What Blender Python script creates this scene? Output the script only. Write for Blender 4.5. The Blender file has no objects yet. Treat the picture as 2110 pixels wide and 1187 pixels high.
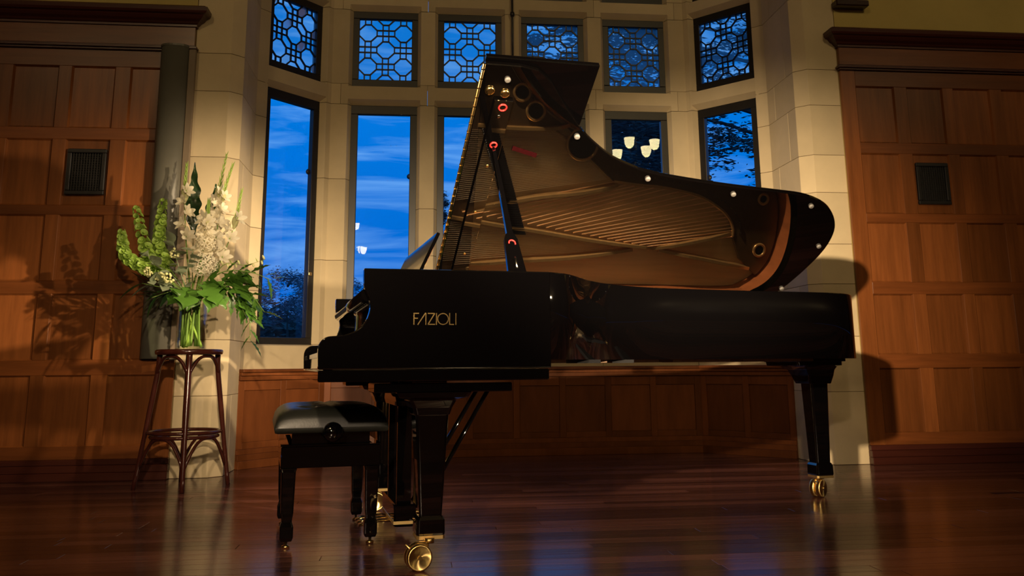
import bpy, math, random
from mathutils import Vector, Matrix
random.seed(7)
R = math.radians
S, C = math.sin, math.cos
scene = bpy.context.scene
col = scene.collection

# ------------------------------------------------------------------ camera
F, PYC, PIT, ROL, YAW = 1809.2, 400.0, .1920, -.008, .105
CAM = Vector((-.764, -7.202, .694))
fwd = Vector((S(YAW)*C(PIT), C(YAW)*C(PIT), S(PIT)))
rt = Vector((C(YAW), -S(YAW), 0)); up = rt.cross(fwd)
r2 = rt*C(ROL)+up*S(ROL); u2 = -rt*S(ROL)+up*C(ROL)
cd = bpy.data.cameras.new('camera'); co = bpy.data.objects.new('camera', cd); col.objects.link(co)
m = Matrix((r2, u2, -fwd)).transposed().to_4x4(); m.translation = CAM; co.matrix_world = m
cd.sensor_width = 36; cd.lens = F/2110*36; cd.shift_y = (PYC-593.5)/2110; cd.clip_end = 300
scene.camera = co

# ------------------------------------------------------------------ colour management
vs = scene.view_settings
vs.view_transform = 'Standard'; vs.look = 'None'; vs.gamma = 1; vs.exposure = 0.0; vs.use_curve_mapping = False

# ------------------------------------------------------------------ dusk sky
w = bpy.data.worlds.new('dusk'); scene.world = w; w.use_nodes = True
nt = w.node_tree; nt.nodes.clear()
def N(t, k, **kw):
    n = t.nodes.new(k)
    for a, b in kw.items():
        if a in n.inputs.keys(): n.inputs[a].default_value = b
        else: setattr(n, a, b)
    return n
out = N(nt, 'ShaderNodeOutputWorld'); bg = N(nt, 'ShaderNodeBackground'); tc = N(nt, 'ShaderNodeTexCoord')
mp = N(nt, 'ShaderNodeMapping'); mp.inputs['Scale'].default_value = (2.6, 2.6, 19)
nz = N(nt, 'ShaderNodeTexNoise', Scale=2.3, Detail=7, Roughness=.55); nz.inputs['Distortion'].default_value = .6
rp = N(nt, 'ShaderNodeValToRGB')
rp.color_ramp.elements[0].position = .44; rp.color_ramp.elements[0].color = (.0, .205, .80, 1)
rp.color_ramp.elements[1].position = .74; rp.color_ramp.elements[1].color = (.17, .50, 1.05, 1)
sx = N(nt, 'ShaderNodeSeparateXYZ'); rz = N(nt, 'ShaderNodeValToRGB')
rz.color_ramp.elements[0].position = 0; rz.color_ramp.elements[0].color = (.6, .62, .8, 1)
rz.color_ramp.elements[1].position = .42; rz.color_ramp.elements[1].color = (1.25, 1.12, 1.02, 1)
mx = N(nt, 'ShaderNodeMix', data_type='RGBA', blend_type='MULTIPLY'); mx.inputs[0].default_value = 1
nt.links.new(tc.outputs['Generated'], mp.inputs['Vector']); nt.links.new(mp.outputs[0], nz.inputs['Vector'])
nt.links.new(nz.outputs['Fac'], rp.inputs[0]); nt.links.new(tc.outputs['Generated'], sx.inputs[0])
nt.links.new(sx.outputs['Z'], rz.inputs[0]); nt.links.new(rp.outputs[0], mx.inputs[6]); nt.links.new(rz.outputs[0], mx.inputs[7])
nt.links.new(mx.outputs[2], bg.inputs['Color']); bg.inputs['Strength'].default_value = 1.0
nt.links.new(bg.outputs[0], out.inputs['Surface'])

# ------------------------------------------------------------------ stage lamps and added fills (light only; the lantern bodies are out of frame)
def spot(name, loc, target, power, color, size, blend, rad):
    l = bpy.data.lights.new(name, 'SPOT'); l.energy = power; l.color = color; l.spot_size = R(size); l.spot_blend = blend; l.shadow_soft_size = rad
    o = bpy.data.objects.new(name, l); col.objects.link(o); o.location = loc
    o.rotation_euler = (Vector(target)-Vector(loc)).to_track_quat('-Z', 'Y').to_euler(); return o
WARM = (1, .745, .46)
spot('stage_lamp_left_a', (-1.0, -6.6, 1.85), (-2.0, -1.2, .75), 330, WARM, 34, 1.0, .045)
spot('stage_lamp_left_c', (-.95, -6.6, 1.85), (-.9, 0, .85), 900, WARM, 36, 1.0, .045)
spot('stage_lamp_left_b', (-1.05, -6.6, 1.85), (1.35, -1.0, 1.1), 2300, WARM, 38, 1.0, .045)
spot('stage_lamp_right', (3.3, -6.1, 1.85), (-2.05, -1.3, .75), 3000, WARM, 30, 1.0, .045)
spot('stage_lamp_right_high', (3.0, -6.2, 3.4), (-2.1, -1.4, 1.15), 1150, WARM, 22, 1.0, .045)
spot('front_fill', (-1.7, -9.6, 2.3), (-.5, -3.3, .3), 1000, (1, .74, .50), 34, .9, .06)  # fill added behind the camera to brighten bench, brass and floor
# unseen fill lights added high behind the camera to lift the whole scene
def fill_point(name, loc, power, color=(1, .71, .36), rad=.2):
    l = bpy.data.lights.new(name, 'POINT'); l.energy = power; l.color = color; l.shadow_soft_size = rad
    o = bpy.data.objects.new(name, l); col.objects.link(o); o.location = loc
fill_point('hall_fill_right', (2.4, -10.5, 5.9), 260); fill_point('hall_fill_left', (-3.6, -10.5, 5.9), 230)

# ------------------------------------------------------------------ helpers
class MB:
    def __init__(s): s.v = []; s.f = []; s.sm = []
    def add(s, vs_, fs, smooth=False, M=None):
        b = len(s.v)
        for p in vs_: s.v.append(tuple(M @ Vector(p)) if M else tuple(p))
        for f in fs: s.f.append(tuple(i+b for i in f)); s.sm.append(smooth)
        return s
    def box(s, x0, x1, y0, y1, z0, z1, M=None, b=0.0):
        if b <= 0:
            vv = [(x0,y0,z0),(x1,y0,z0),(x1,y1,z0),(x0,y1,z0),(x0,y0,z1),(x1,y0,z1),(x1,y1,z1),(x0,y1,z1)]
            return s.add(vv, [(0,3,2,1),(4,5,6,7),(0,1,5,4),(1,2,6,5),(2,3,7,6),(3,0,4,7)], False, M)
        pts = [(x0+b,y0),(x1-b,y0),(x1,y0+b),(x1,y1-b),(x1-b,y1),(x0+b,y1),(x0,y1-b),(x0,y0+b)]
        cx, cy = (x0+x1)/2, (y0+y1)/2
        def sh(k): return [(cx+(px-cx)*(1-k*2/max(x1-x0, 1e-6)), cy+(py-cy)*(1-k*2/max(y1-y0, 1e-6))) for px, py in pts]
        return s.loft([[(px,py,z0) for px,py in sh(b)], [(px,py,z0+b) for px,py in pts], [(px,py,z1-b) for px,py in pts], [(px,py,z1) for px,py in sh(b)]], M=M)
    def loft(s, rings, cap=True, smooth=False, M=None, closed=True):
        n = len(rings[0]); vv = [p for r in rings for p in r]; fs = []
        for k in range(len(rings)-1):
            for i in range(n if closed else n-1):
                j = (i+1) % n; fs.append((k*n+i, k*n+j, (k+1)*n+j, (k+1)*n+i))
        s.add(vv, fs, smooth, M)
        if cap:
            b = len(s.v)-len(vv); L = len(rings)-1
            s.f.append(tuple(b+i for i in reversed(range(n)))); s.sm.append(False)
            s.f.append(tuple(b+L*n+i for i in range(n))); s.sm.append(False)
        return s
    def prism(s, poly, z0, z1, M=None):
        return s.loft([[(x,y,z0) for x,y in poly], [(x,y,z1) for x,y in poly]], M=M)
    def lathe(s, prof, n=20, M=None, smooth=True, cap=True):
        rings = [[(r*C(2*math.pi*i/n), r*S(2*math.pi*i/n), z) for i in range(n)] for r, z in prof]
        return s.loft(rings, cap, smooth, M)
    def tube(s, pts, rad, n=8, smooth=True, cap=True, M=None, flat=1.0):
        pts = [Vector(p) for p in pts]; rings = []; rr = rad if isinstance(rad, (list, tuple)) else [rad]*len(pts)
        ref = Vector((0, 0, 1)); t0 = (pts[1]-pts[0]).normalized()
        if abs(t0.z) > .9: ref = Vector((1, 0, 0))
        a = t0.cross(ref).normalized()
        for i, p in enumerate(pts):
            t = (pts[min(i+1, len(pts)-1)]-pts[max(i-1, 0)]).normalized()
            a = (a-t*a.dot(t)).normalized(); b = t.cross(a)
            rings.append([tuple(p+(a*C(2*math.pi*k/n)*flat+b*S(2*math.pi*k/n))*rr[i]) for k in range(n)])
        return s.loft(rings, cap, smooth, M)
    def mesh(s, name):
        me = bpy.data.meshes.new(name); me.from_pydata(s.v, [], s.f)
        me.polygons.foreach_set('use_smooth', s.sm); me.update(); return me
    def build(s, name, mat, parent=None, bevel=0):
        me = s.mesh(name); me.materials.append(mat); return put(name, me, parent, bevel)
def put(name, me, parent=None, bevel=0, M=None):
    o = bpy.data.objects.new(name, me); col.objects.link(o)
    if parent: o.parent = parent
    if M is not None: o.matrix_local = M
    if bevel:
        b = o.modifiers.new('bevel', 'BEVEL'); b.width = bevel; b.segments = 2; b.limit_method = 'ANGLE'; b.angle_limit = R(40)
    return o
def tag(o, label, cat, group=None):
    o['label'] = label; o['category'] = cat
    if group: o['group'] = group
    return o
def empty(name, loc=(0,0,0), rz=0, label=None, cat=None, group=None):
    o = bpy.data.objects.new(name, None); col.objects.link(o); o.location = loc; o.rotation_euler = (0, 0, rz); o.empty_display_size = .1
    if label: tag(o, label, cat, group)
    return o
def struct(o): o['kind'] = 'structure'; return o
def catmull(p, n=8, closed=False):
    r = []; L = len(p)
    for i in range(L if closed else L-1):
        g = lambda k: Vector(p[k % L] if closed else p[max(0, min(L-1, k))])
        a, b, c, d = g(i-1), g(i), g(i+1), g(i+2)
        for k in range(n):
            t = k/n; r.append(tuple(.5*((2*b)+(c-a)*t+(2*a-5*b+4*c-d)*t*t+(3*b-a-3*c+d)*t**3)))
    if not closed: r.append(tuple(p[-1]))
    return r

# ------------------------------------------------------------------ materials
def mat(name, color, rough=.5, metal=0, ior=1.5, coat=0, noise=None, grain=None, bump=0, var=0, spec=.5, subs=0, rnoise=0):
    """noise=(scale, amount) mottling; grain=(sx,sy,sz,amount) stretched grain; var = per-object tint"""
    M = bpy.data.materials.new(name); M.use_nodes = True; t = M.node_tree; b = t.nodes['Principled BSDF']
    b.inputs['Base Color'].default_value = (*color, 1); b.inputs['Roughness'].default_value = rough; b.inputs['Metallic'].default_value = metal
    b.inputs['IOR'].default_value = ior; b.inputs['Coat Weight'].default_value = coat; b.inputs['Coat Roughness'].default_value = .08
    b.inputs['Specular IOR Level'].default_value = spec
    src = None; tcn = N(t, 'ShaderNodeTexCoord'); fac = []
    oi = N(t, 'ShaderNodeObjectInfo')
    addv = N(t, 'ShaderNodeVectorMath', operation='ADD'); ml = N(t, 'ShaderNodeMath', operation='MULTIPLY'); ml.inputs[1].default_value = 37.0
    t.links.new(oi.outputs['Random'], ml.inputs[0]); t.links.new(tcn.outputs['Object'], addv.inputs[0]); t.links.new(ml.outputs[0], addv.inputs[1])
    def noise_fac(scale, det=5, mpg=None, rg=.6):
        n = N(t, 'ShaderNodeTexNoise', Scale=scale, Detail=det, Roughness=rg)
        if mpg:
            mm = N(t, 'ShaderNodeMapping'); mm.inputs['Scale'].default_value = mpg
            t.links.new(addv.outputs[0], mm.inputs['Vector']); t.links.new(mm.outputs[0], n.inputs['Vector'])
        else: t.links.new(addv.outputs[0], n.inputs['Vector'])
        return n.outputs['Fac']
    def mulcol(facsock, amt):
        nonlocal src
        mr = N(t, 'ShaderNodeMapRange'); mr.inputs[1].default_value = .25; mr.inputs[2].default_value = .75
        mr.inputs[3].default_value = 1-amt; mr.inputs[4].default_value = 1+amt
        t.links.new(facsock, mr.inputs[0])
        vm = N(t, 'ShaderNodeVectorMath', operation='SCALE')
        if src is None: vm.inputs[0].default_value = color
        else: t.links.new(src, vm.inputs[0])
        t.links.new(mr.outputs[0], vm.inputs['Scale']); src = vm.outputs[0]
    bsock = None
    if noise: s_ = noise_fac(noise[0]); mulcol(s_, noise[1]); bsock = s_
    if grain: s_ = noise_fac(1.0, 6, grain[:3], .65); mulcol(s_, grain[3]); bsock = s_
    if var: mulcol(oi.outputs['Random'], var)
    if src is not None: t.links.new(src, b.inputs['Base Color'])
    if bump and bsock is not None:
        bn = N(t, 'ShaderNodeBump', Strength=bump, Distance=.002); t.links.new(bsock, bn.inputs['Height']); t.links.new(bn.outputs[0], b.inputs['Normal'])
    if rnoise:
        mr = N(t, 'ShaderNodeMapRange'); mr.inputs[3].default_value = max(rough-rnoise, .02); mr.inputs[4].default_value = rough+rnoise
        t.links.new(bsock if bsock is not None else noise_fac(6), mr.inputs[0]); t.links.new(mr.outputs[0], b.inputs['Roughness'])
    return M
def emis(name, color, strength, base=(.8,.7,.5)):
    M = mat(name, base, .4); b = M.node_tree.nodes['Principled BSDF']
    b.inputs['Emission Color'].default_value = (*color, 1); b.inputs['Emission Strength'].default_value = strength; return M
LACQ = mat('black_lacquer', (.0012, .0011, .0013), .035, ior=1.85, rnoise=.015)
LACQL = mat('lid_lacquer', (.0015, .0013, .0014), .02, ior=2.35, rnoise=.006)
LACQS = mat('satin_black', (.006, .006, .007), .22, ior=1.5, noise=(30, .1))
BRASS = mat('brass', (.85, .60, .24), .22, metal=1, noise=(40, .05), rnoise=.06)
BRASSB = mat('satin_brass', (.90, .66, .28), .42, metal=1, noise=(40, .04))
BRASSW = mat('turned_brass', (.92, .68, .27), .30, metal=1, noise=(40, .03)); t = BRASSW.node_tree; b_ = t.nodes['Principled BSDF']; b_.inputs['Anisotropic'].default_value = .92
tg = N(t, 'ShaderNodeTangent', direction_type='RADIAL', axis='Z'); t.links.new(tg.outputs[0], b_.inputs['Tangent'])
BRASSD = mat('aged_brass', (.62, .42, .16), .32, metal=1, noise=(30, .1))
STEEL = mat('chrome', (.7, .7, .7), .15, metal=1, noise=(30, .05))
WOOD = mat('varnished_panelling', (.185, .060, .016), .26, ior=1.5, grain=(22, 22, 1.6, .30), var=.22, bump=.06)
WOODH = mat('varnished_rail', (.155, .048, .013), .26, ior=1.5, grain=(1.6, 22, 22, .28), var=.14, bump=.06)
WOODD = mat('dark_cornice_wood', (.055, .014, .009), .28, grain=(1.6, 22, 22, .25), var=.1, bump=.05)
WOODW = mat('window_seat_wood', (.15, .047, .014), .40, grain=(10, 10, 2, .28), var=.18, bump=.05, spec=.15)
PLASTER = mat('ochre_plaster', (.50, .39, .13), .85, noise=(2.2, .10), bump=.1)
STONE = mat('sandstone', (.60, .49, .31), .8, noise=(3.2, .10), var=.07, bump=.25)
MORTAR = mat('mortar', (.14, .10, .06), .9, noise=(20, .2))
FLOOR = mat('jarrah_boards', (.090, .034, .026), .16, ior=1.5, grain=(1.2, 40, 5, .60), var=.45, bump=.22, rnoise=.07)
DARKW = mat('dark_hall_wood', (.03, .012, .007), .3, noise=(3, .2))
CEIL = mat('hall_ceiling', (.14, .10, .06), .8, noise=(2, .1))
IRONF = mat('bronze_window_frame', (.013, .011, .009), .4, noise=(15, .2), bump=.05)
LEAD = mat('dark_lattice', (.010, .010, .012), .4, noise=(30, .1))
CHAIRW = mat('dark_bentwood', (.048, .012, .008), .16, ior=1.5, grain=(14, 14, 3, .3), bump=.03)
LEATH = mat('black_leather', (.014, .015, .012), .36, ior=1.5, noise=(140, .15), bump=.12)
GREYP = mat('charcoal_grey_cover', (.115, .110, .088), .42, noise=(3, .12), bump=.05)
GREYS = mat('taupe_backing', (.20, .15, .10), .6, noise=(3, .12))
GRILL = mat('black_vent_metal', (.012, .011, .011), .3, ior=1.5, noise=(40, .2))
BLACK = mat('black_void', (.003, .003, .003), .9, noise=(10, .1))
IVORY = mat('ivory_keytop', (.72, .64, .48), .25, noise=(20, .04))
SBOARD = mat('spruce_soundboard', (.60, .40, .17), .28, grain=(2, 30, 10, .18), bump=.02)
RIMIN = mat('inner_rim_veneer', (.40, .13, .045), .25, grain=(3, 18, 6, .25))
PLATE_SHADED = mat('bronze_plate_shaded', (.13, .075, .035), .30, metal=.6, noise=(25, .12))  # shadow on the casting is put into this darker colour
PLATE_LIT = mat('bronze_frame_lit', (.62, .38, .15), .30, metal=.7, noise=(25, .10))  # same casting, coloured bright gold for the light its edges catch
STRG = mat('string_steel', (.85, .72, .52), .35, metal=1, noise=(30, .1))
STRC = mat('string_copper', (.95, .58, .30), .40, metal=1, noise=(30, .1))
FELT = mat('red_felt', (.30, .01, .02), .9, noise=(60, .2))
RUBBER = mat('white_rubber', (.17, .165, .16), .5, noise=(30, .05))
REDR = emis('red_reflection_ring', (1, .04, .05), .0); REDR.node_tree.nodes['Principled BSDF'].inputs['Base Color'].default_value = (.75, .03, .03, 1)  # red base colour stands in for a reflected red light
def glass(name, ior=1.5, tint=(1,1,1), k=1.0):
    M = bpy.data.materials.new(name); M.use_nodes = True; t = M.node_tree; t.nodes.clear()
    o = N(t, 'ShaderNodeOutputMaterial'); a = N(t, 'ShaderNodeBsdfTransparent'); a.inputs[0].default_value = (*tint, 1)
    g = N(t, 'ShaderNodeBsdfGlossy', Roughness=.0); f = N(t, 'ShaderNodeFresnel', IOR=ior); x = N(t, 'ShaderNodeMixShader')
    mk = N(t, 'ShaderNodeMath', operation='MULTIPLY'); mk.inputs[1].default_value = k; t.links.new(f.outputs[0], mk.inputs[0])
    t.links.new(mk.outputs[0], x.inputs[0]); t.links.new(a.outputs[0], x.inputs[1]); t.links.new(g.outputs[0], x.inputs[2]); t.links.new(x.outputs[0], o.inputs[0])
    return M
PANE = glass('window_glass', 1.45, (.97, .98, 1)); VGLASS = glass('vase_glass', 1.3, (.96, .98, .95), .28)
PANEB = glass('leaded_glass', 1.45, (.93, .97, 1))
t = PANEB.node_tree; tl = N(t, 'ShaderNodeBsdfTranslucent'); tl.inputs[0].default_value = (.75, .88, 1, 1); x2 = N(t, 'ShaderNodeMixShader'); x2.inputs[0].default_value = .30
o = [n for n in t.nodes if n.type == 'OUTPUT_MATERIAL'][0]; q = o.inputs[0].links[0].from_socket
t.links.new(q, x2.inputs[1]); t.links.new(tl.outputs[0], x2.inputs[2]); t.links.new(x2.outputs[0], o.inputs[0])
def thinleaf(name, color, rough, var=.15, trans=.35, noise=(12, .15)):
    M = mat(name, color, rough, noise=noise, var=var); t = M.node_tree; b = t.nodes['Principled BSDF']
    tr = N(t, 'ShaderNodeBsdfTranslucent'); tr.inputs[0].default_value = (*[c*1.1 for c in color], 1); x = N(t, 'ShaderNodeMixShader'); x.inputs[0].default_value = trans
    o = [n for n in t.nodes if n.type == 'OUTPUT_MATERIAL'][0]
    t.links.new(b.outputs[0], x.inputs[1]); t.links.new(tr.outputs[0], x.inputs[2]); t.links.new(x.outputs[0], o.inputs[0]); return M
LEAFD = thinleaf('dark_leaf', (.018, .045, .014), .25, trans=.1)
LEAFG = thinleaf('green_leaf', (.07, .17, .022), .35)
BELL = thinleaf('bell_green', (.33, .50, .085), .5)
EUCA = thinleaf('grey_green_leaf', (.26, .31, .20), .6)
WHITE = thinleaf('white_petal', (.86, .80, .62), .6, noise=(8, .05), var=.06)
CREAM = thinleaf('cream_bud', (.66, .66, .34), .6)
STEM = thinleaf('stem_green', (.20, .33, .06), .45)
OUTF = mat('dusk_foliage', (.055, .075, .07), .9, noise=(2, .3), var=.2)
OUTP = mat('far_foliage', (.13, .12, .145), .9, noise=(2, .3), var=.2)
OUTG = mat('lawn', (.03, .04, .025), .95, noise=(1, .3))
BARK = mat('bark', (.03, .025, .02), .9, noise=(5, .3))
SHADE = emis('lamp_shade_glow', (1, .86, .44), 30)

# ------------------------------------------------------------------ floor
FY0, FY1 = -5.75, .25
fl = MB(); fl.box(-5, 5, -16, FY0, -.2, 0); fl.box(-5, 5, FY0, .6, -.2, -.006)
floor = struct(fl.build('floor', FLOOR))
bw = .0865; rows = int((FY1-FY0)/bw)
pm = {}
for L in (1.8, 2.1, 2.4, 2.7, 3.0):
    b = MB(); b.box(0, L-.0015, 0, bw-.0012, -.0055, 0, b=.0008); me = b.mesh('plank'); me.materials.append(FLOOR); pm[L] = me
npl = 0
for i in range(rows):
    y = FY0+i*bw; half = min(4.95, 1.45+(y+7.2)*.68)
    x = -half-random.random()*1.2
    while x < half and npl < 299:
        L = random.choice(list(pm)); x0 = max(x, -4.98)
        if x0+L > 4.98: break
        put('plank', pm[L], floor, M=Matrix.Translation((x0, y, 0))); x = x0+L; npl += 1

# ------------------------------------------------------------------ hall shell (behind and around the camera)
H = 6.2
b = MB(); b.box(-5, 5, -16, .3, H, H+.1); struct(b.build('ceiling', CEIL))
b = MB(); b.box(-5.1, -5, -16, -.52, 0, H); struct(b.build('wall_west', DARKW))
b = MB(); b.box(5, 5.1, -16, -.52, 0, H); struct(b.build('wall_east', DARKW))
b = MB(); b.box(-5, 5, -16.1, -16, 0, H); struct(b.build('wall_rear', DARKW))

# ------------------------------------------------------------------ panelled walls either side of the bay
ROWS = [(.21, .65), (.745, 1.17), (1.255, 1.69), (1.754, 2.205), (2.285, 2.72)]
COLS = [(2.455, 2.755), (2.855, 3.14), (3.225, 3.52), (3.615, 3.91), (4.005, 4.30), (4.395, 4.69)]
XI = 2.342; YS = -1.215; YB = -1.188
def panelled(side):
    nm = 'wall_left' if side < 0 else 'wall_right'
    X = lambda x: side*x
    def bx(mb, x0, x1, *a, **k): lo, hi = sorted((X(x0), X(x1))); mb.box(lo, hi, *a, **k)
    b = MB(); bx(b, XI, 5, -1.186, -.6, 0, 3.05); bx(b, 2.345, 5, -1.184, -.6, 3.05, H)
    w_ = struct(b.build(nm, PLASTER))
    # corner stile full height, continuous rails, short stiles between them
    b = MB(); bx(b, XI, COLS[0][0], YS, YB, .13, 2.84, b=.002); b.build('stile', WOOD, w_)
    zr = [.13]+[z for r in ROWS for z in r]+[2.84]
    for i in range(0, len(zr), 2):
        b = MB(); bx(b, COLS[0][0], 5, YS+.0005, YB, zr[i], zr[i+1], b=.002); b.build('rail', WOODH, w_)
    for z0, z1 in ROWS:
        for i in range(len(COLS)):
            x1 = COLS[i+1][0] if i+1 < len(COLS) else 5.0
            b = MB(); bx(b, COLS[i][1], x1, YS+.001, YB, z0, z1, b=.002); b.build('stile', WOOD, w_)
    for z0, z1 in ROWS:
        for c in COLS:
            b = MB(); x0, x1 = sorted((X(c[0]), X(c[1]))); e = .010
            yf = YS+.017
            # recessed flat panel with a bevelled margin
            b.loft([[(x0, YS+.003, z0), (x1, YS+.003, z0), (x1, YS+.003, z1), (x0, YS+.003, z1)],
                    [(x0+e, yf, z0+e), (x1-e, yf, z0+e), (x1-e, yf, z1-e), (x0+e, yf, z1-e)]], cap=False)
            k = len(b.v); b.f.append((k-4, k-3, k-2, k-1)); b.sm.append(False)
            b.build('panel', WOOD, w_)
    for z0, z1, yf in ((0, .05, -1.250), (.05, .095, -1.243), (.095, .13, -1.232)):
        b = MB(); bx(b, XI-.006, 5, yf, YB, z0, z1, b=.004); b.build('skirting', WOODD, w_)
    for z0, z1, yf, xo in ((2.84, 2.855, -1.232, .012), (2.855, 2.872, -1.245, .022), (2.872, 2.885, -1.228, .01)):
        b = MB(); bx(b, XI-xo, 5, yf, YB, z0, z1, b=.003); b.build('moulding', WOODD, w_)
    b = MB(); bx(b, XI, 5, -1.222, YB, 2.885, 3.02); b.build('frieze', WOODH, w_)
    # cornice: moulded profile swept to the return
    prof = [(0, 3.02), (.012, 3.02), (.012, 3.034), (.022, 3.040), (.030, 3.052), (.050, 3.066), (.062, 3.082), (.066, 3.090), (.084, 3.096), (.092, 3.110), (.096, 3.135), (.082, 3.142), (.075, 3.150), (0, 3.150)]
    b = MB(); rings = []
    for o_, z in prof:
        rings.append([(X(XI-o_), YB, z), (X(XI-o_), -1.222-o_, z), (X(5), -1.222-o_, z)])
    b.loft(rings, cap=False, closed=False)
    if side > 0: b.f = [tuple(reversed(f)) for f in b.f]
    top = [(X(XI-.075), YB, 3.15), (X(XI-.075), -1.297, 3.15), (X(5), -1.297, 3.15), (X(5), YB, 3.15)]
    b.add(top, [(0, 1, 2, 3)]); b.build('cornice', WOODD, w_)
    # vent grille in its panel
    gx0, gx1 = (2.868, 3.118)
    x0, x1 = sorted((X(gx0), X(gx1))); z0, z1 = 1.825, 2.138
    g = empty('vent_grille', ((x0+x1)/2, YS+.017, z0), 0,
              'black vent grille in the wooden wall %s' % ('left of the bay, left of the flowers' if side < 0 else 'right of the bay, beyond the piano tail'), 'vent', 'black wall vent grilles')
    w2 = (x1-x0)/2; h_ = z1-z0; fr = MB()
    for a0, a1, c0, c1 in ((-w2, w2, 0, .028), (-w2, w2, h_-.028, h_), (-w2, -w2+.028, .028, h_-.028), (w2-.028, w2, .028, h_-.028)):
        fr.box(a0, a1, -.026, .0, c0, c1, b=.004)
    fr.build('frame', GRILL, g)
    k = MB(); k.box(-w2+.026, w2-.026, -.004, -.001, .026, h_-.026); k.build('backing', BLACK, g)
    sl = MB(); sl.box(-.0035, .0035, -.014, -.006, .028, h_-.028); me = sl.mesh('slat'); me.materials.append(GRILL)
    for i in range(11): put('slat', me, g, M=Matrix.Translation((-w2+.038+i*(2*w2-.076)/10, 0, 0)))
    sl = MB(); sl.box(-w2+.028, w2-.028, -.010, -.005, -.002, .002); me = sl.mesh('cross_bar'); me.materials.append(GRILL)
    for i in range(15): put('cross_bar', me, g, M=Matrix.Translation((0, 0, .04+i*(h_-.08)/14)))
    return w_
wl = panelled(-1); wr = panelled(1)
b = MB(); b.box(-.13, .13, -.09, 0, 0, .05, b=.008); b.box(-.08, .08, -.06, 0, .05, .2, b=.006)
o = b.build('wall_bracket', DARKW); o.location = (2.46, -1.185, 3.335); tag(o, 'dark wooden bracket on the plaster above the right-hand cornice', 'bracket')

# ------------------------------------------------------------------ bay masonry
Z3, Z2, Z1, ZT0, ZT1, ZS = 2.839, 3.016, 3.677, 3.838, 4.50, .862
PT, WW, XC, BETA, G = .721, .542, 1.545, .83, .107
bm = MB()
for z0, z1, t_ in ((0, .3, .30), ):
    bm.box(-1.6, 1.6, .12, .5, 0, ZS-.01)
bay = bm.build('wall_back', MORTAR); struct(bay)
class Run:
    def __init__(s, o, u, n): s.o = Vector(o); s.u = Vector(u).normalized(); s.n = Vector(n).normalized()
    def __call__(s, a, off, z=None):
        p = s.o+s.u*a+s.n*off
        return (p.x, p.y) if z is None else (p.x, p.y, z)
RC = Run((0, 0), (1, 0), (0, -1))
RR = Run((XC, 0), (C(BETA), -S(BETA)), (-S(BETA), -C(BETA)))
RL = Run((-XC, 0), (-C(BETA), -S(BETA)), (S(BETA), -C(BETA)))
FO = .060   # stone face stands this far in front of the frames
def stones(poly, zs, flip=False, name='stone_block', jt=.0016):
    if flip: poly = [( -x, y) for x, y in poly]
    a = sum(poly[i][0]*poly[(i+1) % len(poly)][1]-poly[(i+1) % len(poly)][0]*poly[i][1] for i in range(len(poly)))
    if a < 0: poly = poly[::-1]
    for z0, z1 in zip(zs[:-1], zs[1:]):
        b = MB(); b.prism(poly, z0+jt, z1-jt); b.build(name, STONE, bay, bevel=.0025)
    c = (sum(p[0] for p in poly)/len(poly), sum(p[1] for p in poly)/len(poly))
    q = []
    for p in poly:
        d = Vector((c[0]-p[0], c[1]-p[1])); d = d*(.006/max(d.length, .006)); q.append((p[0]+d.x, p[1]+d.y))
    k = MB(); k.prism(q, zs[0]+.002, zs[-1]-.002); k.build('mortar_core', MORTAR, bay)
# centre mullions
tiers = [(ZS, Z3), (Z2, Z1), (ZT0, ZT1)]
for i in range(3):
    xa = (i-1.5)*PT+WW/2; xb = (i-.5)*PT-WW/2; c = .030
    poly = [RC(xa, .0), RC(xa+.006, .012), RC(xa+c, FO), RC(xb-c, FO), RC(xb-.006, .012), RC(xb, 0), RC(xb, -.10), RC(xa, -.10)]
    for k, (z0, z1) in enumerate(tiers):
        js = {0: [z0, 1.57, 1.958, z1] if i != 1 else [z0, 1.25, 1.80, z1]}.get(k, [z0, z1]); stones(poly, js, name='mullion_stone')
# corner piers between centre and side lights
k_ = math.tan(BETA/2)
def corner(R_, s):
    xa = s*(1.5*PT+WW/2)
    poly = [(xa, 0), (xa+s*.006, -.012), (xa+s*.030, -FO), (s*(XC-FO*k_), -FO), R_(G-.030, FO), R_(G-.006, .012), R_(G, 0), R_(G, -.10), (s*(XC+.10*k_), .10), (xa, .10)]
    stones(poly, [ZS, 1.53, 2.20, Z3] if s < 0 else [ZS, 1.40, 1.95, Z3], name='pier_stone')
    for z in ([Z2, Z1], [ZT0, ZT1]): stones(poly, z, name='pier_stone')
corner(RL, -1); corner(RR, 1)
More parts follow.
